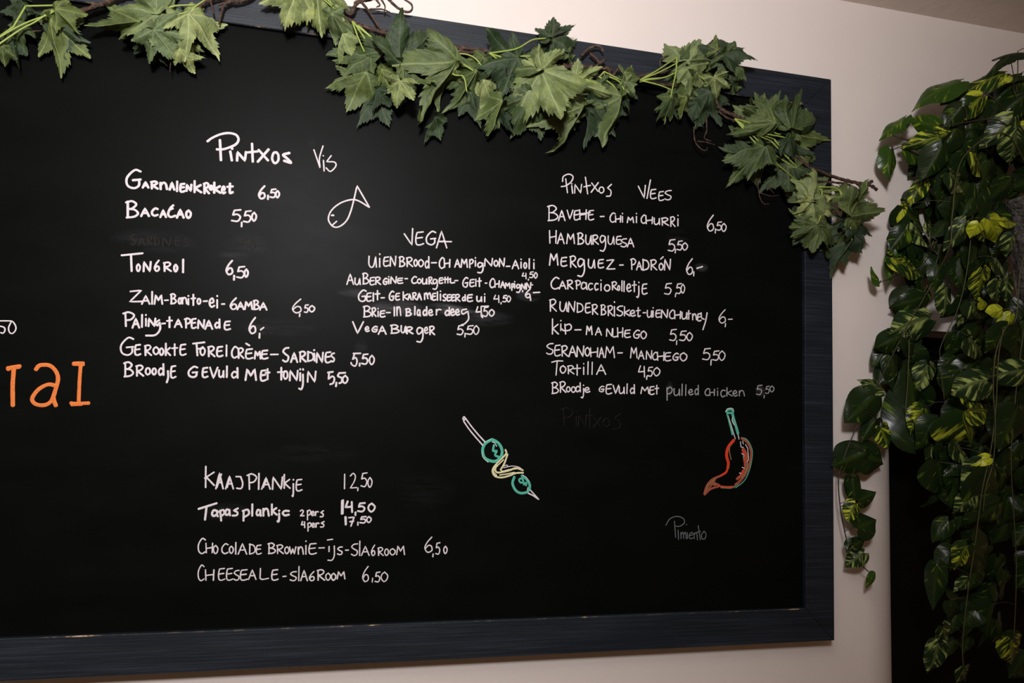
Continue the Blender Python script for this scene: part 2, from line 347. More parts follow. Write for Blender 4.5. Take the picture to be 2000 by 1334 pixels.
# menu text: crop (origin x, y, scale); then lines  name | label | pen width px | material | glyph x0 x1 y0 y1 ; ...   (* = free stroke)
TEXT = '''
@220 230 4.94
heading|white heading Pintxos in the fish column|5.6|white|* 915,228 960,195 1040,160 1120,148 1190,165 1215,210 1190,255 1130,285 1060,305 1005,305;* 1035,215 1045,410;* 1150,298 1156,300;* 1135,325 1150,412;N 1195 1292 325 420;* 1345,250 1352,425;* 1300,335 1400,325;x 1395 1510 300 430;o 1532 1610 325 445;* 1705,340 1645,358 1680,390 1722,435 1655,415
line|white line reading Garnalenkroket|5.2|white|G 122 275 500 685;A 285 350 615 680;R 365 440 610 690;n 455 530 620 695;A 545 600 620 700;l 612 632 610 715;E 645 700 630 720;N 708 765 640 712;k 785 860 605 725;R 875 935 625 735;o 932 968 650 700;k 975 1045 620 730;e 1050 1092 655 735;f 1100 1165 630 732
price||4.2|white|6 1405 1480 655 785;, 1493 1505 745 790;5 1515 1578 685 775;0 1570 1612 700 775
line|white line reading Bacalao|5.0|white|B 125 250 800 968;A 270 355 870 955;C 370 440 870 950;A 455 520 885 965;* 585,845 555,875 535,930 560,958 605,945;* 545,890 580,875;A 615 690 880 970;O 705 760 890 972
price||3.8|white|5 1145 1240 885 1005;, 1238 1252 1005 1055;5 1260 1340 895 1012;0 1340 1390 910 1000
wiped|wiped dark price below Bacalao|2.6|ghost|3 1130 1200 1168 1280;5 1235 1310 1170 1285;0 1320 1380 1185 1275
wiped|wiped dark word below Bacalao|2.6|ghost|S 170 220 1120 1230;A 250 310 1150 1235;R 330 380 1150 1230;D 400 450 1150 1235;N 480 560 1150 1240;E 600 650 1150 1240;S 680 740 1160 1245
@220 470 4.4476
line|white line reading Tongrol|4.4|white|* 78,128 260,110;* 160,128 165,265;O 205 242 200 270;N 265 335 180 272;6 360 412 168 268;R 440 512 185 270;O 530 566 205 272;l 606 618 160 280
price||4.2|white|6 982 1052 170 298;, 1048 1062 300 345;5 1075 1150 222 328;0 1142 1180 245 320
line|white line reading Zalm Bonito ei Gamba|4.0|white|Z 145 265 428 540;A 250 325 475 555;l 338 348 440 555;M 360 435 468 555;- 450 485 510 526;B 500 555 460 552;o 568 602 495 552;n 600 648 490 552;i 652 664 475 560;t 680 722 465 565;o 732 768 500 555;- 785 825 518 534;e 838 888 495 580;i 898 918 475 588;- 945 975 546 556;6 1018 1086 495 600;A 1080 1142 530 602;M 1145 1216 525 600;B 1220 1276 515 602;A 1275 1342 535 606
price||3.4|white|6 1558 1650 505 630;, 1618 1632 632 662;5 1662 1702 555 628;0 1705 1758 562 622
line|white line reading Paling tapenade|4.2|white|P 88 190 618 748;A 168 235 672 762;l 248 262 640 755;i 280 298 640 745;N 308 375 672 748;* 405,690 375,715 390,738 408,708 408,708 412,770 370,820 290,825;- 425 460 712 728;t 468 520 660 758;A 535 605 680 756;P 622 680 672 762;E 680 728 672 765;N 738 800 685 765;A 800 870 690 772;d 885 935 680 762;E 965 1026 695 778
price||3.8|white|6 1182 1252 665 810;, 1270 1282 802 850;* 1285,775 1312,755
wiped|wiped zero after the tapenade price|2.4|ghost|0 1355 1392 750 810;5 1285 1340 690 800
line|white line reading Gerookte forel creme sardines|4.0|white|G 62 185 840 998;E 188 246 898 998;R 275 340 905 1000;O 350 405 920 992;O 405 445 930 998;k 458 505 890 1000;t 512 566 895 1000;E 580 640 895 998;F 695 802 880 1002;O 758 806 920 1000;R 825 890 915 1010;E 900 960 915 1010;l 982 996 905 1008;C 1028 1085 918 1022;R 1085 1142 930 1025;E 1150 1220 935 1030;` 1155 1192 890 915;M 1230 1288 955 1030;E 1288 1352 948 1030;- 1370 1440 982 996;S 1475 1535 920 1055;A 1545 1608 970 1060;R 1620 1682 960 1056;D 1690 1748 960 1052
@600 640 10.26
more||4.0|white|* 135,455 145,448;* 140,515 148,665;N 180 325 490 705;E 350 482 475 708;S 470 555 495 690
price||3.8|white|* 925,518 1070,515;* 945,535 910,640 910,640 970,600 1000,680 960,770 890,735 880,700;, 1035 1070 705 775;5 1085 1225 522 742;0 1240 1352 548 748
line||0|white|
price2||4.0|white|* 415,900 515,885;* 440,905 425,1035 425,1035 500,975 545,1020 520,1110 460,1135;, 560 605 1092 1185;* 640,910 765,905;* 645,905 615,970 690,1010 690,1090 640,1115;0 700 820 952 1122
@220 470 4.4476
line|white line reading Broodje gevuld met tonijn|4.2|white|B 95 182 1052 1185;R 200 272 1080 1180;o 282 332 1102 1168;o 340 382 1105 1168;d 395 448 1068 1172;* 480,1132 482,1190 470,1232;E 500 552 1082 1196;G 652 740 1092 1190;E 775 830 1098 1192;V 842 916 1098 1200;u 920 968 1122 1190;l 985 1000 1088 1190;d 1030 1092 1102 1196;M 1150 1250 1112 1216;E 1280 1336 1120 1222;t 1325 1368 1110 1210;t 1430 1500 1100 1212;o 1480 1525 1128 1206;N 1535 1612 1125 1220;i 1618 1640 1112 1220;j 1615 1668 1112 1295;N 1690 1768 1132 1232
@580 240 5.8
heading|white heading Vis right of the first Pintxos|3.3|white|* 192,305 262,510 262,510 255,400 295,262;* 296,371 300,374;* 300,425 308,545;* 388,372 335,440 335,440 425,445 440,490 380,550 330,510
fish|white line drawing of a fish|3.2|white|* 820,955 680,712 680,712 650,850 610,1000 560,1110 480,1175 410,1175 360,1110 365,1040 410,970 500,905 615,870 700,885 815,955;* 395,1045 415,1045;* 390,1050 418,1050;* 405,1155 450,1115
@660 430 4.878
heading|white heading Vega|3.4|white|* 632,130 705,238 705,238 712,80;E 735 820 105 240;G 835 935 105 238;A 935 1040 100 268;* 960,205 1082,205
line|white line reading Uienbrood champignon aioli|3.3|white|U 290 370 340 452;i 388 408 318 450;E 430 490 345 442;N 495 555 340 442;B 580 640 345 446;R 650 715 352 446;O 722 760 372 442;O 765 818 372 446;d 828 872 345 460;- 888 942 400 412;C 960 1015 355 462;H 1010 1070 372 452;A 1110 1165 368 452;M 1170 1236 365 452;p 1248 1292 370 458;i 1304 1316 355 442;g 1328 1388 402 506;N 1395 1476 362 442;O 1485 1528 380 442;N 1535 1590 360 446;- 1600 1642 434 446;A 1658 1725 378 466;i 1738 1752 368 460;o 1768 1802 402 462;l 1816 1830 365 466;i 1858 1876 375 466
price||2.8|white|4 1752 1800 500 562;, 1810 1820 560 575;5 1822 1865 490 552;0 1868 1902 496 556
line|white line reading Aubergine courgette geit champignon|3.3|white|A 82 152 508 616;U 158 216 548 618;B 232 296 502 612;E 300 352 540 620;R 352 410 540 616;G 428 472 552 616;i 478 490 535 610;N 500 560 535 606;E 562 622 548 606;- 635 666 552 564;C 698 752 535 606;O 755 796 556 606;u 802 850 552 612;R 862 902 540 612;g 902 952 560 662;E 960 1002 545 606;t 1000 1042 540 602;t 1028 1068 540 602;L 1068 1115 552 602;- 1110 1145 570 582;G 1185 1242 545 642;E 1252 1302 560 636;I 1308 1320 560 632;t 1328 1368 548 636;- 1400 1422 596 604;C 1442 1492 555 646;H 1492 1540 575 642;A 1548 1592 580 646;M 1590 1642 592 652;p 1650 1682 602 672;i 1678 1690 582 652;g 1698 1742 610 692;N 1745 1788 602 662;N 1792 1842 592 662;- 1848 1858 612 622
price||3.4|white|, 1755 1765 668 685;6 1782 1840 655 742;* 1832,720 1836,765;- 1858 1926 678 700
line|white line reading Geit gekarameliseerde ui|3.4|white|G 190 272 665 778;E 268 322 688 776;I 330 345 690 775;t 352 402 668 762;- 408 446 734 746;G 485 536 675 768;E 545 592 692 764;K 618 672 680 766;A 665 702 698 762;R 708 752 688 762;A 752 798 690 762;m 822 892 690 758;E 895 936 692 766;I 942 954 680 766;i 968 986 672 766;S 998 1032 700 772;E 1035 1078 705 772;E 1078 1114 705 772;R 1115 1166 705 776;d 1182 1218 708 772;E 1228 1286 705 778;u 1320 1372 722 778;i 1392 1404 700 782
price||2.8|white|4 1482 1542 712 788;, 1550 1560 782 802;5 1568 1612 715 782;0 1608 1648 718 782
line|white line reading Brie in bladerdeeg|3.4|white|B 238 320 815 926;R 320 366 832 920;i 376 390 838 922;E 398 452 858 926;- 458 502 876 886;I 530 545 825 916;n 558 602 820 912
more2||3.6|white|B 642 702 840 916;l 726 740 820 906;a 752 788 848 916;d 808 852 822 912;e 862 908 848 912;r 930 985 842 906;d 1018 1068 828 912;e 1072 1114 842 912;e 1118 1162 845 908;* 1225,848 1180,860 1190,895 1238,868 1238,868 1245,940 1210,985 1175,1000
price||3.2|white|4 1312 1376 822 922;, 1372 1384 902 932;5 1382 1432 825 922;0 1438 1492 848 918;* 1365,822 1435,820
line|white line reading Vega burger|3.6|white|V 138 246 965 1082;e 258 302 1010 1064;G 322 378 1010 1068;A 382 462 1005 1090;B 498 588 995 1082;U 598 652 1002 1076;R 648 718 1015 1086;g 748 816 1020 1166;e 822 862 1015 1082;R 868 924 1008 1094
price||3.0|white|5 1132 1198 1000 1096;, 1204 1218 1075 1116;5 1222 1292 1002 1092;0 1290 1346 1002 1092
@0 580 5.336
price|white price 50 at the board's left|3.0|white|* -70,262 0,250 115,250;* -60,300 0,305 45,320 50,355 30,378 8,372;* 120,252 90,320 100,370 130,380 160,350 165,310 140,265 120,252
orange|big orange letters ial at the left|9.0|orange|* 82,742 205,722;* 85,752 120,735 200,728;* 145,740 140,800 133,900 132,960 134,1130;* 375,755 400,722 440,708 520,715 580,770 605,840 595,910 560,1030 560,1070 582,1132;* 585,925 500,912 400,965 338,1050 350,1100 400,1125 470,1125 530,1090 570,1005
orange2||7.5|orange|* 772,705 770,690 868,688;* 775,700 868,704;* 842,700 830,860 820,1090;* 740,1105 790,1110 925,1106;* 750,1122 850,1116
@1050 320 4.765
heading|thin white heading Pintxos in the right column|3.0|white|* 232,165 240,118 290,96 330,120 310,170 260,205 220,212;* 262,140 278,270;* 316,185 320,187;* 318,205 326,275;N 342 412 188 275;* 445,125 466,280;* 430,215 492,200;x 495 568 172 268;o 568 622 212 275;s 632 690 188 305
heading|thin white heading Vlees in the right column|3.0|white|* 937,208 992,318 992,318 1003,200;* 1050,150 1018,322;E 1045 1106 232 328;E 1122 1176 252 345;S 1180 1250 240 338
line|white line reading Bavette chimichurri|3.0|white|B 90 192 385 532;A 192 258 430 532;V 272 332 428 518;E 335 386 428 526;H 388 456 425 520;* 385,466 490,455;E 468 526 428 526;- 580 622 484 496;C 668 726 455 546;H 722 776 480 546;i 782 798 458 546;M 832 896 492 550;i 912 928 458 550;C 958 1012 475 556;H 1005 1072 492 560;u 1082 1138 502 568;R 1150 1222 500 576;R 1232 1282 490 586;i 1298 1314 475 580
price||2.9|white|6 1575 1648 475 628;, 1648 1662 602 646;5 1662 1715 538 622;0 1710 1758 552 632
line|white line reading Hamburguesa|3.0|white|H 108 176 618 742;A 182 250 640 746;M 268 346 645 746;B 368 432 640 752;U 444 506 660 752;R 508 568 660 752;g 578 638 665 816;U 652 716 668 752;E 728 782 668 752;S 772 834 690 776;A 832 898 688 776
price||2.8|white|5 1212 1282 702 816;, 1275 1290 792 832;5 1295 1350 715 806;0 1345 1398 732 806
line|white line reading Merguez padron|3.2|white|M 108 192 830 946;E 212 276 865 956;R 298 362 855 966;g 370 442 880 1052;U 468 536 885 972;E 558 618 885 972;Z 638 722 888 988;- 760 800 938 946;P 862 916 880 986;A 918 972 905 990;D 975 1038 885 994;R 1048 1112 890 990;O 1128 1172 922 992;' 1142 1172 862 890;N 1178 1240 885 992
price||3.0|white|6 1382 1452 880 1032;, 1448 1460 1002 1046;* 1482,975 1535,955;* 1484,970 1530,960
line|white line reading Carpacciorolletje|3.2|white|C 118 202 1055 1168;A 198 266 1088 1168;R 272 332 1080 1168;P 348 402 1082 1168;a 402 464 1098 1172;c 468 514 1108 1176;c 528 566 1108 1178;i 582 598 1078 1182;o 618 678 1122 1188;R 688 742 1095 1176;o 742 768 1130 1182;l 778 792 1085 1188;l 798 812 1090 1192;e 828 874 1112 1192;t 878 922 1090 1194;j 918 952 1098 1245;E 968 1022 1112 1216
price||2.9|white|5 1178 1248 1110 1218;, 1276 1292 1208 1240;5 1286 1340 1112 1212;0 1332 1372 1118 1206
@1050 560 4.1667
line|white line reading Runderbrisket uienchutney|3.1|white|R 95 156 100 202;U 178 242 120 202;N 248 306 118 208;D 318 372 128 212;E 384 432 128 216;R 440 492 142 228;B 512 558 145 232;R 568 616 152 238;i 618 632 120 242;S 642 698 150 240;k 704 752 160 240;e 752 798 188 242;f 800 838 168 246;- 855 882 206 218;u 890 932 190 252;i 934 946 168 248;E 958 1002 185 252;N 1004 1062 185 256;C 1068 1118 188 262;H 1112 1166 198 262;u 1172 1218 205 266;t 1212 1248 192 266;n 1258 1296 218 272;E 1298 1332 215 282;y 1328 1382 210 352
price||2.8|white|6 1472 1538 185 298;, 1522 1536 298 328;- 1550 1586 258 272
line|white line reading Kip manchego|3.0|white|k 118 172 260 388;i 182 196 272 360;* 222,305 228,385;* 225,315 258,305 275,325 262,352 215,358 200,345;- 300 356 346 356;M 394 446 315 392;A 468 522 328 396;N 558 612 338 406;L 608 652 340 412;H 648 696 332 412;E 704 758 348 416;G 778 832 352 422;O 838 888 358 426
price||2.8|white|5 1072 1132 345 442;, 1126 1138 436 474;5 1152 1212 358 442;0 1212 1262 370 442
line|white line reading Seranoham manchego|3.0|white|S 70 132 455 552;E 134 188 470 566;R 192 248 478 568;A 252 316 478 572;N 318 378 480 572;O 384 428 492 566;H 428 492 495 572;A 498 542 490 578;M 548 628 482 580;- 650 692 534 544;M 754 812 490 582;A 818 868 518 592;N 882 932 518 592;C 932 976 532 598;H 972 1032 530 602;E 1032 1088 532 606;G 1098 1148 540 602;O 1158 1218 535 606
price||2.8|white|5 1340 1408 500 598;, 1404 1420 592 640;5 1422 1478 520 602;0 1474 1528 520 602
line|white line reading Tortilla|2.9|white|* 115,615 160,604 205,605;* 160,606 150,720;O 182 232 640 706;R 242 298 640 712;t 292 352 632 722;i 368 382 622 716;l 402 418 608 716;l 436 452 612 716;A 478 556 632 716
price||2.8|white|4 818 878 642 738;, 882 896 726 756;5 892 938 652 732;0 942 998 655 728
line|white line reading Broodje gevuld met pulled chicken|3.0|white|B 112 172 775 872;R 178 232 770 862;o 232 268 812 858;o 272 312 812 862;d 308 352 780 858;j 352 382 798 906;e 382 428 816 862;G 498 542 808 858;E 552 606 790 876;V 612 662 800 872;u 662 708 812 872;l 720 736 788 872;d 752 792 795 872;M 838 908 812 872;E 908 952 808 880;t 952 988 800 876
more3||2.6|grey|p 1045 1098 815 926;u 1108 1158 828 888;l 1168 1184 790 886;l 1198 1214 796 888;e 1228 1268 832 882;d 1278 1312 800 882;C 1358 1402 828 888;H 1398 1442 832 888;i 1458 1472 825 888;c 1488 1528 838 898;k 1538 1584 820 892;e 1588 1628 842 892;n 1638 1686 842 892
price||2.6|grey|5 1778 1828 800 882;, 1838 1850 882 908;5 1852 1888 808 872;0 1888 1926 806 858
wiped|wiped dark ghost of the word Pintxos|2.4|ghost2|P 190 290 985 1130;i 305 325 1010 1140;N 330 400 1040 1140;t 400 450 990 1150;x 450 520 1060 1150;o 530 590 1070 1140;s 600 680 1030 1160
@370 840 5
line|white line reading Kaasplankje|3.5|white|* 160,355 158,560;* 240,412 150,470;* 175,470 242,540;A 255 332 415 576;* 268,560 312,430;A 350 432 445 578;* 368,560 395,460;* 455,455 500,455 500,455 520,520 505,570 462,568;P 560 658 425 582;l 665 690 420 582;A 702 792 460 580;* 720,560 755,480;N 808 912 455 582;k 922 986 430 572;j 1000 1022 478 650;E 1036 1102 475 598
price||2.8|white|l 1508 1522 428 576;2 1568 1636 420 572;, 1638 1652 562 596;5 1672 1738 415 558;0 1740 1786 460 562
line|white line reading Tapas plankje|4.6|white|* 90,770 265,715;* 168,745 152,875;a 215 282 775 848;* 300,785 310,885;* 285,800 330,780 340,815 310,840;a 345 402 768 838;s 412 478 760 840;* 530,785 528,885;* 520,790 570,778 580,820 535,850;l 605 622 720 842;a 650 702 772 842;n 715 780 760 842;k 800 858 720 832;j 855 886 780 898;c 905 976 782 838
more4|small white note 2 pers|3.0|white|2 1080 1122 778 842;p 1145 1188 778 880;e 1188 1222 790 838;r 1225 1262 790 838;s 1270 1312 785 850
more4|small white note 4 pers|3.0|white|4 1090 1132 890 956;p 1150 1192 902 990;e 1192 1228 905 952;r 1230 1268 902 952;s 1272 1318 890 950
price||4.4|white|* 1490,690 1488,818;* 1500,685 1496,815;4 1520 1600 692 806;, 1615 1628 798 836;5 1640 1718 708 802;0 1742 1815 712 802
price||3.4|white|* 1520,848 1524,925;* 1528,848 1530,922;7 1552 1612 848 942;, 1640 1650 896 932;5 1662 1728 842 912;0 1728 1778 842 906
@370 1020 3.846
line|white line reading Chocolade brownie ijs slagroom|2.9|white|C 60 122 120 238;H 122 176 155 232;O 178 216 172 238;C 238 292 160 238;O 298 332 178 236;l 342 354 150 242;A 364 432 158 242;D 448 496 160 242;E 498 542 168 242;B 588 648 155 238;R 654 708 168 238;O 714 750 182 238;W 750 802 182 242;n 814 858 182 242;i 868 882 138 242;E 893 956 155 242;- 970 1016 188 198;I 1042 1056 180 222;* 1036,134 1076,128;* 1088,178 1088,250 1070,285 1040,285;S 1110 1152 180 246;- 1170 1196 206 214;S 1214 1268 155 252;l 1272 1286 140 252;A 1290 1352 178 252;6 1364 1398 170 252;R 1414 1458 188 252;o 1464 1498 198 252;O 1504 1548 196 248;M 1554 1618 175 246
price||2.8|white|6 1765 1832 110 228;, 1824 1836 236 262;5 1848 1884 152 244;0 1908 1938 178 238
line|white line reading Cheesecake slagroom|3.0|white|C 60 112 320 442;H 118 186 355 438;E 214 268 342 438;E 274 328 342 438;S 332 378 355 438;E 378 438 352 438;A 442 502 355 432;L 528 596 345 432;E 614 668 352 438;- 700 728 400 414;S 754 808 365 442;l 814 830 330 442;A 834 888 358 442;6 898 944 368 442;R 958 1018 355 438;O 1022 1062 380 438;O 1064 1102 382 438;M 1108 1170 368 428
price||2.8|white|6 1298 1352 330 448;, 1368 1382 418 452;5 1392 1434 372 452;0 1438 1492 372 448
'''
DRAW = {
'skewer_drawing': ('chalk drawing of a skewer with green olives', (880, 790, 6.67), [
 ('white', 2.6, '160,185 175,160 190,185 175,207 160,185|195,180 260,270 350,380 450,490|170,218 240,320 330,430 420,532|1010,1155 1080,1190 1150,1240 1150,1240 1040,1115'),
 ('teal', 5.6, '540,455 450,510 418,600 450,700 570,742 650,690 672,600 625,505 540,455'), ('teal', 4.2, '565,530 555,605 600,605 580,660 622,682'),
 ('white', 1.6, '540,488 575,500 600,545|410,620 425,690 490,752|530,450 470,480'),
 ('cream', 3.4, '715,590 722,645 620,750 548,850 575,930 660,952 760,930 850,895 945,890|742,650 700,770 652,850|600,790 582,850 620,888 760,860 850,830 940,856'),
 ('cream', 2.4, '650,850 680,870 760,850 850,838|640,920 740,905 830,885|690,720 610,800 560,870 600,925'),
 ('white', 1.6, '690,825 800,803 890,818 948,862|700,800 735,790 745,810'),
 ('teal', 5.0, '830,945 808,1030 850,1120 920,1155 1010,1132 1032,1050 990,975 930,930'), ('teal', 3.6, '935,960 895,975 905,1012 950,1018 940,975|955,1045 985,1020 985,1055'),
 ('white', 1.5, '940,920 990,955 1025,1010|1000,1120 1008,1080')]),
'chilli_drawing': ('chalk drawing of a red chilli pepper with green stem', (1280, 780, 4.6), [
 ('teal', 3.6, '645,130 665,205 692,315'), ('teal', 5.6, '692,125 705,180 722,235 742,305'), ('teal', 4.0, '636,112 660,92 698,100 690,120 645,122'),
 ('white', 1.7, '632,110 650,85 690,82 704,105|655,150 680,230 718,355|705,170 728,250 752,358|700,140 690,190 710,230'),
 ('red', 6.0, '704,368 655,430 640,500 655,570 652,610'), ('red', 4.4, '652,610 635,655 590,685'), ('brown', 4.4, '590,685 510,722 462,780 440,850'), ('brown', 4.0, '442,855 500,805 570,782'), ('red', 3.0, '560,775 620,785 700,785'),
 ('brown', 3.4, '540,715 490,790 455,830|520,745 575,770|500,760 540,772'), ('olive', 3.0, '550,700 480,770 448,840|590,792 680,795 740,765'),
 ('brown', 5.0, '775,350 830,390 860,470 850,570 815,660 760,735 720,765'), ('brown', 7.5, '790,450 815,510 810,590'), ('red', 4.6, '785,455 800,500 800,560|790,640 765,690'), ('brown', 6.0, '812,600 790,665 735,715'), ('olive', 4.5, '825,570 820,640 780,710'),
 ('white', 1.7, '785,375 790,400|810,405 832,445|830,450 836,540 815,562|775,485 800,505|765,380 770,425 790,432|780,610 800,620|755,660 775,670'),
 ('teal', 1.8, '775,345 820,360 858,420 872,490 850,620 800,730 720,795|790,510 795,540|530,750 545,765'), ('olive', 1.8, '685,390 665,450 680,540|660,585 660,620')]),
'pimiento_word': ('faded grey word Pimiento at the lower right', (1280, 780, 4.6), [
 ('faint', 1.9, '95,1130 130,1075 190,1052 250,1070 260,1110 220,1140 180,1140|172,1095 182,1240|204,1175 208,1260|278,1124 282,1126|228,1195 232,1252|230,1215 248,1195 255,1250|255,1215 272,1195 278,1252|288,1200 290,1250|305,1225 335,1215 325,1195 305,1220 312,1250 338,1245|348,1200 350,1252|350,1215 370,1198 378,1262|385,1135 400,1235 405,1262|375,1195 405,1185|440,1185 415,1215 420,1250 445,1252 455,1210 435,1185')]),
}
class Ink:
    def __init__(s): s.v = []; s.f = []
    def stroke(s, pts, wpx):
        p2 = spline([Vector((a, b)) for a, b in pts], 5)
        if len(p2) < 2: return
        P = [at(q.x, q.y, PY) for q in p2]
        d0 = (P[0] - CAM).dot(FWD) / F
        r = wpx * d0 * 0.5
        L = []
        ts = []
        for i in range(len(P)):
            t = P[min(i + 1, len(P) - 1)] - P[max(i - 1, 0)]
            ts.append(t.normalized() if t.length > 1e-9 else Vector((1, 0, 0)))
        rows = []
        for k in (1.0, 0.8, 0.45): rows.append((P[0] - ts[0] * r * k * 0.9, ts[0], math.sqrt(max(0.0, 1 - k * k))))
        for i, q in enumerate(P): rows.append((q, ts[i], 1.0 + 0.10 * noise.noise(q * 90)))
        for k in (0.45, 0.8, 1.0): rows.append((P[-1] + ts[-1] * r * k * 0.9, ts[-1], math.sqrt(max(0.0, 1 - k * k))))
        n = len(s.v)
        for c, t, k in rows:
            nr = Vector((-t.z, 0, t.x)); nr.normalize()
            a = c + nr * r * max(k, 0.04); b = c - nr * r * max(k, 0.04)
            s.v += [Vector((a.x, PY - 0.0001, a.z)), Vector((c.x, PY - 0.0005, c.z)), Vector((b.x, PY - 0.0001, b.z))]
        for i in range(len(rows) - 1):
            o = n + i * 3
            s.f += [(o, o + 1, o + 4, o + 3), (o + 1, o + 2, o + 5, o + 4)]
def nums(s): return [tuple(float(a) for a in p.split(',')) for p in s.split()]
crop = (0, 0, 1); cur = None; byrow = []
NAMES = {'heading': 'chalk_heading', 'line': 'menu_line', 'price': 'price', 'price2': 'price', 'wiped': 'wiped_lettering', 'fish': 'fish_drawing', 'orange': 'orange_lettering', 'orange2': 'orange_lettering', 'more4': 'portion_note'}
rnd = random.Random(3)
for row in TEXT.strip().split('\n'):
    if row[0] == '@': crop = tuple(float(a) for a in row[1:].split()); continue
    kind, label, wp, mt, gl = row.split('|', 4)
    if not gl: continue
    ink = Ink(); wp = float(wp)
    for g1 in gl.split(';'):
        if g1[0] == '*': strokes = [nums(g1[2:])]
        else:
            q = g1.split(); x0, x1, y0, y1 = map(float, q[1:])
            hw = wp * crop[2] * 0.20
            kx = min(hw, (x1 - x0) * 0.32); ky = min(hw, (y1 - y0) * 0.25)
            x0, x1, y0, y1 = x0 + kx, x1 - kx, y0 + ky, y1 - ky
            strokes = [[(x0 + a * (x1 - x0), y0 + b * (y1 - y0)) for a, b in nums(st)] for st in G[q[0]].split('|')]
        for st in strokes:
            ink.stroke([(crop[0] + a / crop[2], crop[1] + b / crop[2]) for a, b in st], wp * 0.86 * rnd.uniform(0.92, 1.06))
    byrow.append((kind, label, mt, ink))
# joins: continuation rows belong to the line before them
merged = []
for kind, label, mt, ink in byrow:
    if kind in ('more', 'more2', 'orange2') and merged:
        for m_ in reversed(merged):
            if m_[0] in ('line', 'orange'):
                n = len(m_[3].v); m_[3].v += ink.v; m_[3].f += [tuple(i + n for i in f) for f in ink.f]; break
    else: merged.append([kind, label, mt, ink])
lines = []; pend = None; late = None
for kind, label, mt, ink in merged:
    if kind == 'price2': late = ink; continue
    par = board
    if kind == 'price' and not label and lines: par = lines[-1]
    if kind == 'more3': par = lines[-1]
    o = link({'more3': 'rubbed_lettering'}.get(kind) or NAMES[kind], ink.v, ink.f, M[mt], par)
    if label: o['label'] = label
    if kind in ('line', 'more4'): lines.append(o)
    if late is not None and kind == 'line':
        link('price', late.v, late.f, M['white'], o); late = None
for name, (label, cr_, sts) in DRAW.items():
    mats = []; V = []; Fc = []; MI = []
    for mt, wp, s in sts:
        if M[mt] not in mats: mats.append(M[mt])
        ink = Ink()
        for st in s.split('|'): ink.stroke([(cr_[0] + a / cr_[2], cr_[1] + b / cr_[2]) for a, b in nums(st)], wp)
        n = len(V); V += ink.v; Fc += [tuple(i + n for i in f) for f in ink.f]; MI += [mats.index(M[mt])] * len(ink.f)
    o = link(name, V, Fc, mats, board, False, MI); o['label'] = label

# ------------------------------------------------------------------ leaves
def interp(T_, x):
    for (a, p), (b, q) in zip(T_, T_[1:]):
        if x <= b: return p + (q - p) * (x - a) / (b - a)
    return T_[-1][1]
MAPLE = [(0, 1.03), (5, .90), (12, .80), (20, .69), (27, .58), (34, .66), (42, .80), (48, .97), (53, .84), (60, .70), (68, .57), (75, .48), (83, .54), (90, .60), (97, .73), (103, .60), (112, .47), (122, .36), (134, .31), (145, .22), (152, .14), (160, .03)]
AX = [0, 48, 97]
def maple_mesh(L, w, rng, curl=0.0, flat=False):
    """a five-lobed toothed leaf; base at the origin, midrib along +Y, face towards +Z"""
    NR, NT = 11, 161
    va = []; vein = []; uv = []
    fold = math.acos(max(0.3, min(1.0, w))) if w < 1 else rng.uniform(0.05, 0.40)
    sx = max(1.0, w) * 0.95
    ph = [rng.uniform(0, 6.28) for _ in range(8)]
    asym = rng.uniform(-0.12, 0.12)
    cu = rng.uniform(-0.10, 0.62) + curl; side = rng.uniform(-0.35, 0.35); am = rng.uniform(0.9, 1.8)
    per = rng.uniform(0.17, 0.21)
    for i in range(NT):
        th = -160 + 320 * i / (NT - 1)
        a = abs(th)
        r = interp(MAPLE, a) * (1 + asym * (1 if th > 0 else -1)) * (1 + 0.10 * noise.noise(Vector((th * 0.05, ph[0], 0))))
        near0 = min(a - q if a > q - 24 else 99 for q in AX if a > q - 24) if a < 125 else 30
        saw = ((a * per + ph[1]) % 1.0)
        saw = (1 - saw) if near0 > 0 else saw           # teeth lean towards each lobe's tip
        if a < 150: r *= 1 + 0.16 * (saw - 0.5) * (0.5 + 0.5 * min(1, abs(near0) / 8))
        t = math.radians(th)
        k0 = min(range(3), key=lambda q: abs(a - AX[q])); near = abs(a - AX[k0])
        for j in range(1, NR + 1):
            s = (j / NR) ** 0.9
            R_ = r * s
            x = math.sin(t) * R_ * sx; y = math.cos(t) * R_
            al = R_ * math.cos(math.radians(near)); ac = R_ * math.sin(math.radians(near))
            z = -0.34 * math.sin(math.radians(min(near, 24))) * R_ * am
            z += 0.014 * math.sin((al - 0.85 * ac) * 40 + ph[6]) * min(1, ac * 9)
            z += am * (0.085 * s * s * math.sin(th * 0.09 + ph[2]) + 0.06 * s * math.sin(y * 7 + ph[3]) + 0.055 * math.sin(x * 9 + ph[4]) * s + 0.09 * s * noise.noise(Vector((x * 4, y * 4, ph[5]))))
            z -= cu * R_ ** 2 * (0.3 + 0.7 * abs(math.cos(t))) - side * x * R_
            if w < 1:
                xx = abs(x); x = math.copysign(xx * math.cos(fold), x); z -= xx * math.sin(fold) * 0.9
            else: z -= abs(x) * math.sin(fold) * 0.6
            va.append(Vector((x, y, z)) * L)
            vein.append(max(0.0, 1 - ac / (0.012 + 0.012 * (1 - s)))); uv.append((math.sin(t) * R_, math.cos(t) * R_))
    base = len(va); va.append(Vector((0, 0, 0))); vein.append(0.8); uv.append((0, 0))
    fs = []
    for i in range(NT - 1):
        fs.append((base, (i + 1) * NR, i * NR))
        for j in range(NR - 1):
            fs.append((i * NR + j, (i + 1) * NR + j, (i + 1) * NR + j + 1, i * NR + j + 1))
    return va, fs, vein, uv
HEART = [(0, .10), (.02, .24), (.07, .37), (.16, .45), (.30, .47), (.46, .43), (.62, .335), (.76, .215), (.87, .115), (.95, .04), (1, .004)]
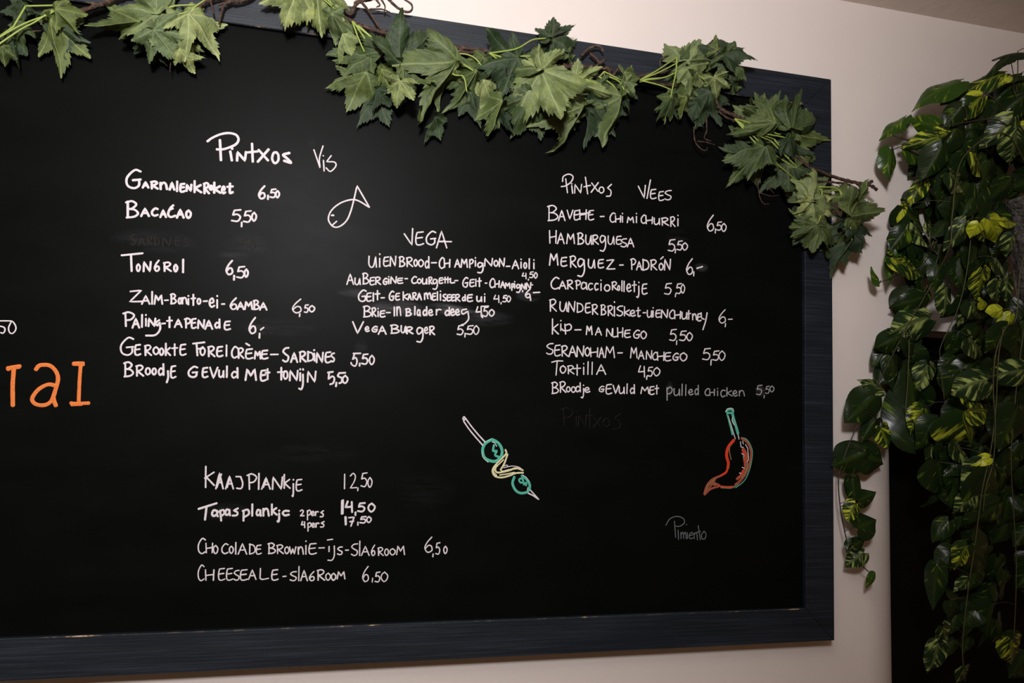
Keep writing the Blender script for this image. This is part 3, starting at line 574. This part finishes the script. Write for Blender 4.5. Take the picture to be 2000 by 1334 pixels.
def smooth_interp(T_, x):
    k = max(0, min(len(T_) - 2, sum(1 for q in T_ if q[0] <= x) - 1))
    g_ = lambda n: T_[max(0, min(len(T_) - 1, n))]
    (x0, y0), (x1, y1), (x2, y2), (x3, y3) = g_(k - 1), g_(k), g_(k + 1), g_(k + 2)
    m1 = (y2 - y0) / max(1e-6, x2 - x0); m2 = (y3 - y1) / max(1e-6, x3 - x1); h = x2 - x1; t = (x - x1) / h
    return (2*t**3 - 3*t**2 + 1)*y1 + (t**3 - 2*t**2 + t)*h*m1 + (-2*t**3 + 3*t**2)*y2 + (t**3 - t**2)*h*m2
def pothos_mesh(L, w, rng, curl=0.0, NV=22, NU=11):
    va = []; vein = []; uv = []
    fold = rng.choice((rng.uniform(0.08, 0.3), rng.uniform(0.2, 0.7))); ph = rng.uniform(0, 6.28); bend = rng.uniform(-0.16, 0.16); cur = 0.14 + curl + rng.uniform(-0.08, 0.30)
    tw = rng.uniform(-0.5, 0.5)
    for i in range(NV):
        v = (i / (NV - 1)) ** 1.5 if i < NV // 2 else (i / (NV - 1)) ** 1.5
        h = max(0.003, smooth_interp(HEART, v)) * w * 1.05
        for j in range(NU):
            u = -1 + 2 * j / (NU - 1)
            x = u * h + bend * v * v
            y = v - 0.15 * abs(u) ** 1.4 * (1 - v) ** 5
            ax = abs(u * h) / max(w, .3)
            z = -fold * abs(u * h) * 0.9 - cur * y * y + 0.035 * math.sin(y * 8 + ph + u) * abs(u) - 0.14 * (abs(u) ** 3) * h + tw * u * h * v
            z += 0.007 * math.sin((y - 0.75 * ax) * 46) * min(1, ax * 8)
            va.append(Vector((x, y, z)) * L)
            vein.append(1.0 if abs(u) < 0.05 else 0.0); uv.append((y - 0.75 * ax + (3.3 if u > 0 else 0), ax))
    fs = [(i*NU+j, i*NU+j+1, (i+1)*NU+j+1, (i+1)*NU+j) for i in range(NV - 1) for j in range(NU - 1)]
    return va, fs, vein, uv
def leaf_frame(b, t, face, roll):
    Y = (t - b).normalized(); Z = (face - Y * face.dot(Y)).normalized(); X = Y.cross(Z)
    q = math.radians(roll); Z2 = Z * math.cos(q) + X * math.sin(q); X2 = Y.cross(Z2)
    return X2, Y, Z2
def put_leaf(name, data, frame, b, m, parent, wall=False):
    va, fs, vein, uv = data; X, Y, Z = frame
    ps = [b + X * v.x + Y * v.y + Z * v.z for v in va]
    for q in ps:                # nothing grows into the frame or the wall
        lim = WY - 0.003 if (wall and q.x > 0.003) else -0.003
        if q.y > lim - 0.004: q.y = lim - 0.004 * math.exp(-(q.y - lim + 0.004) / 0.03)
    o = link(name, ps, fs, m, parent, True)
    me = o.data
    at_ = me.attributes.new('vein', 'FLOAT', 'POINT'); at_.data.foreach_set('value', vein)
    lay = me.uv_layers.new(name='leaf')
    for lp in me.loops: lay.data[lp.index].uv = uv[lp.vertex_index]
    return o
def px_pts(s, y): 
    P = nums(s) if isinstance(s, str) else s
    out = []
    for i, q in enumerate(P):
        yy = q[2] if len(q) > 2 else y
        out.append(at(q[0], q[1], yy))
    return out

# ---- garland of leaves along the top of the frame: sprays of leaves on green stalks on a woody stem
garland = empty('leaf_garland', tuple(at(1000, 110, -0.012)))
tag(garland, 'garland of artificial vine leaves draped along the top of the chalkboard frame', 'garland')
b = MB()
for s, r in [('145,30 180,14 215,2 260,-14 330,-22 400,-10', .0048), ('376,24 398,6 425,-4 470,2 530,-24 600,-10 640,16', .0042), ('640,16 668,18 686,27 696,8 712,0 740,-6', .0050), ('650,26 668,32 700,48 740,62 800,78 850,90 905,94 955,101', .0048),
             ('860,97 905,101 950,108 990,112', .0036), ('1010,114 1040,122 1070,130 1120,130', .0042), ('1100,128 1140,131 1170,133 1195,136', .0055), ('1140,151 1180,150 1230,152 1290,142 1335,134', .0048),
             ('1240,156 1280,162 1325,170', .0034), ('1400,208 1425,222 1450,232 1475,238', .0046), ('1404,218 1420,230 1440,238', .003), ('1578,326 1610,338 1650,352 1690,360 1704,354', .0042), ('1684,358 1700,362 1713,371', .0040), ('1590,352 1620,356 1655,360 1684,376', .0030),
             ('955,101 1000,118 1015,114', .004), ('1330,134 1370,150 1404,208', .004), ('1470,238 1530,285 1580,326', .004)]:
    b.tube(spline(px_pts(s, -0.014), 10), r * 0.8, 9, None, 0.9)
b.build('woody_stem', M['twig'], garland, True)
b = MB()
for s, r in [('410,-4 414,12 417,28', .0024), ('452,2 438,10 432,26 428,48', .0028), ('425,10 452,2', .0022), ('706,4 722,24 732,40 745,58 757,60', .0026), ('722,18 745,18 762,24', .002), ('744,-2 752,12 750,24', .002),
             ('756,-4 775,14 792,23 804,20 803,8 785,-4', .0028), ('735,0 742,10 735,14', .002), ('1136,110 1144,100 1160,91 1172,92 1178,101', .0032), ('1152,104 1166,117 1170,124 1160,130', .003), ('1168,125 1182,117', .0042),
             ('1290,136 1290,118 1300,110 1320,108', .002), ('1188,136 1196,148 1206,136 1216,132', .003),
             ('1355,248 1357,275 1368,290 1378,294 1382,288', .0018), ('1380,230 1380,255 1376,270 1390,276', .0018), ('1362,276 1380,278 1396,283', .0015), ('1478,350 1484,385 1492,398 1502,398', .0014), ('1482,376 1505,383 1522,381', .0012), ('1500,365 1512,378', .0012),
             ('335,114 333,126 332,140', .0012), ('58,62 80,60', .0016), ('1672,356 1686,372 1684,382', .003)]:
    b2 = MB(); b2.tube(spline(px_pts(s, -0.016), 6), r, 6, 0.6, 0.3); b2.build('tendril', M['twig'], garland, True)
SPRAYS = [
 # stalks, then leaves: base x y, tip x y, width, roll, depth of base and tip in mm before the frame, colour
 ('-10,78 30,55 60,41 95,28 122,10|-10,92 40,58 70,42 105,18|50,12 90,11 122,10', '''
 108,17 154,66 .95 -10 38 30 mid;98,38 108,152 .62 20 30 20 mid;45,4 -12,14 .9 0 20 16 dark;38,40 -8,62 .9 10 26 22 mid;22,68 36,132 .7 -20 24 16 dark;4,90 10,130 .9 0 30 22 mid;80,30 88,110 .8 25 18 12 dark'''),
 ('300,58 318,45 345,30 376,20|372,30 378,16 400,0|306,26 340,12 380,10', '''
 306,27 213,2 1.05 0 44 36 pale;306,24 372,-22 1.0 10 34 34 pale;272,42 172,52 .55 25 40 34 mid;300,58 346,121 1.15 5 52 40 pale;368,26 440,88 1.15 -8 44 34 pale;350,40 318,74 .9 0 44 40 pale;290,62 266,108 .9 0 24 12 dark;302,92 288,124 .8 10 18 10 dark;350,95 402,108 .8 0 34 28 pale;355,20 340,62 .8 20 26 20 dark;330,60 392,100 .95 10 38 30 pale'''),
 ('590,-22 620,-10 655,18|622,-18 650,10|655,40 648,28', '''
 582,-26 553,58 1.05 8 48 36 pale;618,-18 628,72 .85 -10 44 34 pale;608,-10 596,50 .8 20 36 28 pale;648,26 690,96 .62 -30 44 36 pale;668,66 648,124 .7 20 36 26 pale;640,-20 655,40 .8 20 40 34 pale'''),
 ('688,42 700,75 712,102|690,45 735,82 768,118 782,158|700,50 750,95 796,138|690,42 712,75 724,96', '''
 724,108 655,98 .85 10 34 26 mid;716,140 619,150 .7 15 38 28 mid;752,98 696,182 .66 -15 44 34 mid;746,135 722,196 .8 10 34 24 mid;742,168 686,238 .62 10 26 14 dark;782,158 768,208 1.25 4 54 42 pale;782,124 846,62 1.0 8 44 34 dark;786,124 858,118 1.0 -15 40 30 mid;776,122 748,180 .9 0 24 14 dark;722,100 700,140 .9 0 22 16 dark;795,138 830,160 .9 0 20 12 dark;735,175 728,222 .7 20 30 20 dark;755,130 792,172 .9 0 22 14 mid'''),
 ('855,110 900,105 925,112 942,130|860,112 900,124 930,142|858,115 885,130 896,122|865,118 885,145 905,150 912,180', '''
 893,118 820,238 .72 -18 46 32 mid;890,135 834,150 .8 10 42 34 mid;850,228 824,276 .5 0 24 10 dark;932,138 888,224 .62 10 42 30 mid;945,156 928,232 .6 -10 34 22 pale;990,150 952,236 .62 12 34 20 dark;982,198 956,272 .55 0 38 26 mid;1012,112 928,132 1.1 -5 40 34 dark;960,140 965,84 .7 0 40 40 dark;945,112 918,142 .9 0 38 34 mid;920,180 940,250 .8 0 18 8 dark;970,160 1000,215 .8 0 16 10 dark'''),
 ('955,104 985,100 1012,94 1040,78 1066,75|1018,110 1036,110 1058,112|1015,118 1056,135|1022,138 1044,150|1110,195 1122,208 1132,222|1122,145 1150,160 1166,172|1128,148 1172,166', '''
 1056,136 998,226 1.28 2 60 46 pale;1056,136 1072,66 .82 8 56 44 mid;1058,138 1128,150 .9 -6 56 42 pale;1038,188 1002,262 1.05 0 44 30 mid;1034,190 1044,262 .9 10 36 24 mid;1078,182 1088,252 .95 0 40 28 mid;1078,72 1142,42 .62 10 36 30 dark;1080,76 1128,64 .6 -25 34 30 dark;1074,78 1078,44 .7 0 34 32 dark;1110,112 1122,80 .8 10 26 24 mid;1126,162 1198,186 .85 -10 46 36 pale;1140,208 1100,310 .72 -8 44 26 mid;1122,225 1095,256 .7 0 40 32 mid;1152,195 1140,292 .6 10 26 12 dark;1110,180 1160,226 .9 0 24 14 dark;1060,200 1110,250 .9 0 22 12 dark;1000,140 1010,190 .8 0 24 18 dark'''),
 ('1180,140 1200,150 1216,158|1190,150 1210,160 1220,178|1170,150 1195,165 1215,190', '''
 1220,140 1202,202 .62 14 42 32 mid;1215,188 1188,286 .66 -8 42 26 mid;1222,160 1242,188 .9 0 40 34 pale;1225,160 1206,126 .6 0 34 34 mid;1212,160 1226,222 .7 20 30 18 dark;1165,170 1192,212 1.0 0 30 20 mid'''),
 ('1252,155 1290,140 1326,121|1255,157 1295,152 1320,142|1255,158 1290,167 1312,176|1322,112 1320,142 1314,170 1310,190|1342,140 1362,146 1376,156', '''
 1343,118 1444,106 .62 -25 50 42 pale;1345,112 1350,88 .8 0 46 44 mid;1404,100 1458,62 1.0 0 38 32 dark;1402,98 1402,60 .8 0 36 34 mid;1420,104 1456,156 1.0 -10 40 30 mid;1394,150 1402,202 .95 10 48 36 pale;1350,148 1344,212 .8 14 44 30 mid;1342,190 1332,232 .6 0 34 24 mid;1386,178 1356,252 .9 -10 30 12 dark;1392,176 1414,242 .75 10 28 14 dark;1424,154 1442,180 .9 0 34 28 dark;1314,188 1282,234 .5 10 40 28 mid;1312,190 1306,242 .42 -10 36 24 mid;1345,130 1392,166 1.0 0 46 36 pale;1430,165 1450,140 .8 0 28 24 mid;1362,200 1376,250 .8 0 20 10 dark'''),
 ('1435,232 1458,238 1490,252|1505,275 1530,300 1545,315 1556,324|1500,250 1520,262 1536,256|1498,262 1530,268 1545,274|1512,272 1540,308 1543,312|1555,352 1568,372 1578,384 1587,391|1580,348 1590,362 1598,376', '''
 1515,240 1506,164 1.2 5 50 38 mid;1518,236 1542,162 .8 -10 42 34 mid;1512,238 1470,184 .85 10 44 36 mid;1516,242 1432,262 .8 -12 46 34 mid;1546,256 1624,234 1.1 6 50 38 mid;1550,250 1572,200 .9 0 46 40 mid;1545,262 1630,270 .85 -14 40 28 mid;1538,268 1590,300 1.0 0 44 30 dark;1496,284 1414,304 .8 12 46 32 mid;1490,286 1424,362 .72 -10 44 26 mid;1500,286 1530,334 .95 0 30 18 dark;1540,318 1482,368 .95 10 28 12 dark;1556,328 1592,304 .7 0 40 36 mid;1480,272 1510,300 .9 0 26 20 dark;1545,320 1540,360 .8 0 24 14 dark;1520,250 1480,235 .8 0 34 28 dark'''),
 ('1600,365 1640,372 1662,426|1605,370 1606,410 1596,440|1640,372 1658,430 1664,470', '''
 1588,392 1652,366 1.15 4 52 42 pale;1586,392 1566,420 1.0 0 50 42 pale;1590,392 1652,340 .6 10 46 40 pale;1590,392 1636,424 .8 -8 48 40 pale;1652,384 1672,340 .6 10 44 40 mid;1660,424 1720,412 1.15 8 46 34 mid;1660,428 1720,450 .95 -10 34 22 dark;1596,440 1586,488 1.3 0 48 36 mid;1594,444 1542,446 .8 14 44 38 mid;1600,444 1652,452 .8 -10 44 36 mid;1660,430 1646,496 .5 0 44 32 mid;1665,468 1624,552 .5 10 30 10 dark;1664,440 1680,490 .8 0 26 16 dark;1662,400 1690,380 .8 0 34 28 mid;1655,450 1640,500 .7 0 22 12 dark'''),
]
rng = random.Random(11)
CH = {'pale': 'pale', 'mid': 'mid', 'dark': 'dark'}
for stalks, leaves in SPRAYS:
    b = MB(); first = None
    for s in stalks.split('|'):
        P = spline(px_pts(s, -0.034), 6)
        b.tube(P, 0.0017, 7, 0.8)
        first = first or P[0]
        if (P[0] - first).length > 0.002: b.tube([first, (first + P[0]) / 2 + Vector((0, 0.012, 0)), P[0]], 0.0016, 6)
    spray = b.build('leaf_spray', M['stalk'], garland, True)
    for lf in leaves.strip().split(';'):
        q = lf.split(); bx, by, tx, ty = [float(c) for c in (q[0] + ' ' + q[1]).replace(',', ' ').split()]
        wd, roll, d0, d1 = map(float, q[2:6]); col = q[6]
        B_ = at(bx, by, -d0 / 1000); T_ = at(tx, ty, -d1 / 1000)
        L = (T_ - B_).length
        face = Vector((rng.uniform(-.35, .35), -1, rng.uniform(-.55, .35)))
        fr = leaf_frame(B_, T_, face, roll + rng.uniform(-24, 24))
        put_leaf('leaf', maple_mesh(L * 0.97, wd, rng), fr, B_, M[col], spray)
        if col != 'dark' and rng.random() < 0.45 and bx > 330:      # a smaller leaf added behind, dark to deepen the shadows between leaves
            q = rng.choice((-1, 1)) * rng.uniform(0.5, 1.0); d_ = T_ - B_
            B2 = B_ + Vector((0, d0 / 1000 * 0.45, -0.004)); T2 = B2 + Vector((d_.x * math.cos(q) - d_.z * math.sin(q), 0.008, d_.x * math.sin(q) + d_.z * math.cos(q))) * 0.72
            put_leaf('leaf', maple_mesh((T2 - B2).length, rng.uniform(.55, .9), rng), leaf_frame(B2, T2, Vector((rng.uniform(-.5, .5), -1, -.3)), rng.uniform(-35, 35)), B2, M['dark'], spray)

# ---- trailing pothos in a planter on the wall right of the board
plant = empty('trailing_plant', tuple(at(2075, 600, WY - 0.03)))
tag(plant, 'leafy variegated trailing plant hanging over the black door at the right', 'plant')
# planter: a ribbed, sleeve-covered pot hung flat against the wall
b = MB(); pc = at(2062, 500, -0.075); z1 = at(2062, 392, -0.075).z; z0 = at(2062, 606, -0.075).z
prof = [(0.0, z0), (0.062, z0), (0.070, z0 + 0.01), (0.080, (z0 + z1) / 2), (0.089, z1 - 0.012), (0.094, z1 - 0.008), (0.094, z1), (0.086, z1), (0.082, z1 - 0.03), (0.0, z1 - 0.032)]
n = 40; vs = []
for r, z in prof:
    for j in range(n):
        a = 2 * math.pi * j / n
        rr = r * (1 + 0.012 * math.sin(13 * a + z * 60)) if 0 < r else 0
        vs.append((pc.x + rr * math.cos(a), min(pc.y + rr * math.sin(a), WY - 0.0005), z))
b.add(vs, [(i*n+j, i*n+(j+1)%n, (i+1)*n+(j+1)%n, (i+1)*n+j) for i in range(len(prof) - 1) for j in range(n)])
b.build('planter', M['pot'], plant, True)

VINES = [
 ('2040,300,-60 1990,215,-80 1988,130,-70 1988,100,-70', .0022, 'vine'), ('2040,300,-70 1985,190,-90 1980,150,-75 1973,112,-62', .002, 'vined'), ('2020,300,-80 1950,200,-95 1890,172,-70 1855,168,-50', .002, 'vined'),
 ('2030,330,-90 1960,240,-110 1880,240,-80 1832,252,-55 1780,278,-45 1742,293,-40', .0022, 'vined'), ('1782,275,-45 1765,272,-42 1742,264,-40', .0016, 'vined'),
 ('2010,330,-100 1960,260,-120 1880,310,-90 1860,420,-90 1855,480,-90 1825,545,-70 1800,590,-60 1770,640,-60', .0024, 'vine'), ('1830,470,-60 1800,520,-55 1760,535,-45 1718,552,-40', .0018, 'vined'),
 ('1880,330,-40 1862,370,-30 1855,420,-25 1840,480,-25 1810,560,-40 1780,625,-50 1775,700,-60 1772,760,-55 1768,800,-55', .0022, 'vine'),
 ('2030,400,-150 1995,520,-140 1985,620,-130 1965,640,-125 1945,690,-125 1940,760,-120 1944,830,-120 1940,900,-115 1925,955,-110 1920,1000,-100', .0024, 'vine'),
 ('1960,640,-125 1950,700,-118 1945,800,-112 1935,880,-110 1918,960,-105 1905,1060,-95 1890,1160,-85 1880,1260,-80 1885,1330,-75', .0022, 'vine'),
 ('1770,640,-60 1745,690,-50 1722,735,-45 1700,775,-42 1670,840,-38 1650,890,-36 1638,935,-34 1641,990,-32 1648,1030,-32 1655,1060,-32 1662,1085,-32 1682,1104,-32 1703,1122,-32', .0022, 'vined'),
 ('1900,420,-90 1890,520,-80 1872,600,-70 1840,670,-60 1836,700,-55 1845,785,-50', .0018, 'vine'), ('2000,640,-110 1985,760,-100 1975,900,-95 1985,1100,-85 1980,1260,-75', .002, 'vine'),
]
vines = []
for s, r, mt in VINES:
    P = [tuple(float(c) for c in p.split(',')) for p in s.split()]
    pts = spline([at(x, y, (d * 0.75 + 22 if x < 1830 else d) / 1000) for x, y, d in P], 8)
    b = MB(); b.tube(pts, r * 0.62, 6, 0.8, 0.2)
    vines.append((b.build('vine', M[mt], plant, True), pts))
def nearest(p):
    best = None
    for o, pts in vines:
        for q in pts:
            d_ = (q - p).length
            if best is None or d_ < best[0]: best = (d_, o, q)
    return best
PL = '''2006,103 1946,96 .75 35 72 62 d;1996,150 1950,188 .85 0 82 70 d;2002,186 1956,228 .95 0 100 84 d;2008,146 1972,150 .5 40 90 84 d;1972,110 1902,150 .36 50 78 64 d;1962,144 1886,168 .62 30 84 70 v;1874,160 1784,184 .62 20 62 46 g;1880,168 1852,206 .95 0 60 46 g;1918,190 1868,234 .8 0 88 70 v;1880,208 1848,252 .95 0 76 62 d;1768,230 1718,270 .50 35 44 38 g;1834,246 1776,242 .72 -20 58 46 g;1850,264 1780,288 .55 -30 60 50 v;1740,292 1737,352 .82 0 44 38 g;1768,288 1816,316 .8 0 50 44 g;1840,284 1812,352 .8 0 72 58 d;1978,230 1938,288 .85 0 116 96 l;1986,254 1984,320 1.05 0 126 106 l;2008,240 1982,256 .7 0 120 110 y;1902,298 1938,346 .85 0 100 80 v;1886,300 1920,345 .9 0 90 76 d;1818,338 1810,374 .6 30 62 50 y;1802,356 1778,398 .7 20 56 46 v;1764,402 1756,434 .6 30 48 40 y;1764,402 1802,446 1.0 0 50 42 d;1856,336 1892,374 .9 0 90 76 l;1786,438 1814,488 .75 10 60 46 l;1816,438 1842,492 .7 -10 66 50 l;1888,432 1857,492 .7 10 96 76 l;1912,436 1902,466 1.15 0 120 108 y;1934,430 1966,472 .66 30 118 100 y;1958,432 1994,440 .5 20 118 112 y;1918,448 1930,474 .9 0 104 94 v;1770,448 1744,494 .9 0 52 42 d;1744,502 1812,538 .72 -10 60 48 v;1742,494 1727,550 .42 50 44 38 g;1718,554 1703,522 .62 20 40 36 g;1802,580 1750,602 .8 -15 56 44 d;1816,622 1736,642 .85 -8 64 48 l;1850,562 1850,614 1.0 0 76 60 l;1920,528 1918,582 1.05 0 116 96 v;1944,504 1978,536 .75 0 122 104 l;1980,460 1970,506 .85 0 126 106 l;1950,548 1948,596 .85 0 112 92 l;1968,540 1966,592 .5 35 118 100 l;1898,588 1924,626 .95 0 98 82 l;1956,606 1928,612 1.15 0 118 108 y;1974,614 1950,646 .7 20 120 106 y;1890,602 1880,642 .6 25 84 70 l;1914,590 1938,600 .7 0 108 100 y;1758,658 1710,684 .9 -10 54 42 d;1774,656 1752,684 .9 0 56 44 l;1770,660 1790,700 .9 0 58 44 d;1895,660 1938,702 .7 -10 92 76 l;1968,638 1934,690 .9 0 120 98 d;1990,640 1985,700 1.1 0 124 104 d;2002,724 1936,738 .85 -10 118 104 l;1928,744 1858,760 .95 -10 112 96 l;1888,802 1924,874 1.35 0 122 106 v;1892,798 1946,800 .95 0 118 110 v;1724,764 1686,734 .75 10 48 40 l;1708,774 1652,826 .9 -10 48 36 d;1804,798 1772,844 .9 0 58 44 v;1722,834 1738,874 1.0 0 44 36 v;1712,818 1678,860 .6 20 42 34 d;1690,884 1626,914 .95 -5 46 34 d;1690,888 1732,904 1.35 0 40 32 d;1828,872 1872,898 .95 0 74 60 l;1864,860 1898,904 .72 -15 84 66 l;1934,894 1900,902 .8 0 114 104 y;1832,902 1850,972 1.2 0 66 48 d;1928,908 1888,960 1.1 0 108 88 l;1934,914 1988,1004 1.1 0 110 84 d;1902,968 1868,1006 .95 0 88 72 l;1666,934 1668,992 .58 20 40 32 d;1678,978 1708,964 1.0 0 38 32 d;1672,984 1652,1018 1.0 0 40 32 v;1676,1032 1710,1010 1.3 0 40 32 d;1668,1066 1692,1052 .85 0 40 34 d;1664,1054 1654,1080 .75 0 40 34 d;1688,1080 1654,1104 .95 0 42 34 l;1704,1120 1698,1152 .5 30 40 34 g;1890,1066 1868,1116 .85 0 98 80 v;1830,1106 1822,1190 .5 45 66 50 d;1842,1224 1856,1264 .75 0 66 52 l;1834,1258 1824,1322 .7 20 62 48 l;1978,1250 1980,1300 1.1 0 84 66 v;1884,1306 1886,1350 .8 0 84 68 l;1904,1068 1950,1124 .95 0 94 74 d;1890,1132 1868,1158 .8 0 86 74 l;1950,985 1900,1040 1.0 0 100 80 d;1856,1172 1900,1200 .8 0 78 66 d;1940,1180 1930,1250 .9 0 86 66 d;1986,800 1960,880 1.0 0 108 90 d;1796,860 1770,700 .7 0 48 40 d;1812,712 1802,770 .8 0 54 42 l;1744,700 1752,760 .8 0 46 38 d'''
KIND = {'d': 'pd', 'v': 'pv', 'l': 'pl', 'y': 'py', 'g': 'pg'}
rng = random.Random(23)
for lf in PL.split(';'):
    q = lf.split(); bx, by = map(float, q[0].split(',')); tx, ty = map(float, q[1].split(','))
    wd, roll, d0, d1 = map(float, q[2:6])
    if bx < 1830: d0, d1 = d0 * 0.75 - 22, d1 * 0.75 - 22
    B_ = at(bx, by, -d0 / 1000); T_ = at(tx, ty, -d1 / 1000)
    face = Vector((rng.uniform(-.2, .1), -1, rng.uniform(0.0, .4)))
    fr = leaf_frame(B_, T_, face, roll + rng.uniform(-8, 8))
    dist, vo, vq = nearest(B_)
    o = put_leaf('leaf', pothos_mesh((T_ - B_).length * 1.06, wd * 0.88, rng, -0.16 if bx < 1830 else -0.04), fr, B_, M[KIND[q[6]]], vo, True)
    if dist < 0.16:
        mid_ = (B_ + vq) / 2 + Vector((0, -0.004, 0.006))
        b = MB(); b.tube(spline([vq, mid_, B_], 5), 0.0008, 5)
        b.build('leaf_stalk', M['vined'], o, True)
# the crowd of smaller leaves behind, past the hundred that show largest
V = []; Fc = []; VN = []; UVs = []
rng = random.Random(5)
def inside(x, y):
    if x > 1972 and 385 < y < 615: return False
    if y < 330: return x > 1850 - (y - 180) * 0.30 and x + (y - 180) > 1940
    if y < 480: return x > 1795 - (y - 330) * 0.2
    if y < 600: return x > 1780 - (y - 480) * 0.1 and not (1810 < x < 1890 and rng.random() < 0.6)
    if y < 660: return 1752 < x < 1800 or x > 1890
    if y < 830: return (1728 < x < 1812 and rng.random() < 0.45) or x > 1862
    if y < 1010: return x > 1832
    return x > 1850 and rng.random() < 0.35
cnt = 0
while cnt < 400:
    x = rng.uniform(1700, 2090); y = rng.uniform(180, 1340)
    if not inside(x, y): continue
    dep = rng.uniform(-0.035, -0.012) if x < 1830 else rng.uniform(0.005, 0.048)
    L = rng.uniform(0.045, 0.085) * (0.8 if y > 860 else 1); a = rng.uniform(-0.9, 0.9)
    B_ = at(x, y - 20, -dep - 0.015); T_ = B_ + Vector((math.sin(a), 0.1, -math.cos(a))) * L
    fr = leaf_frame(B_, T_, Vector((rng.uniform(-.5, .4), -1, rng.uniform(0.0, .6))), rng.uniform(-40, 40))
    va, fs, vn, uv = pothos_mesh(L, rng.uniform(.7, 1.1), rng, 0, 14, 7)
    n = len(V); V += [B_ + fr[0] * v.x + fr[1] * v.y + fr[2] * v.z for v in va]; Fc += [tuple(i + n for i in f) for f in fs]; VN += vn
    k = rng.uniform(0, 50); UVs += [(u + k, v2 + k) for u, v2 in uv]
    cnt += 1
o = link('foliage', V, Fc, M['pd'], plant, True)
a_ = o.data.attributes.new('vein', 'FLOAT', 'POINT'); a_.data.foreach_set('value', VN)
lay = o.data.uv_layers.new(name='leaf')
for lp in o.data.loops: lay.data[lp.index].uv = UVs[lp.vertex_index]
tag(o, 'dark green crowd of smaller leaves behind', kind='stuff')
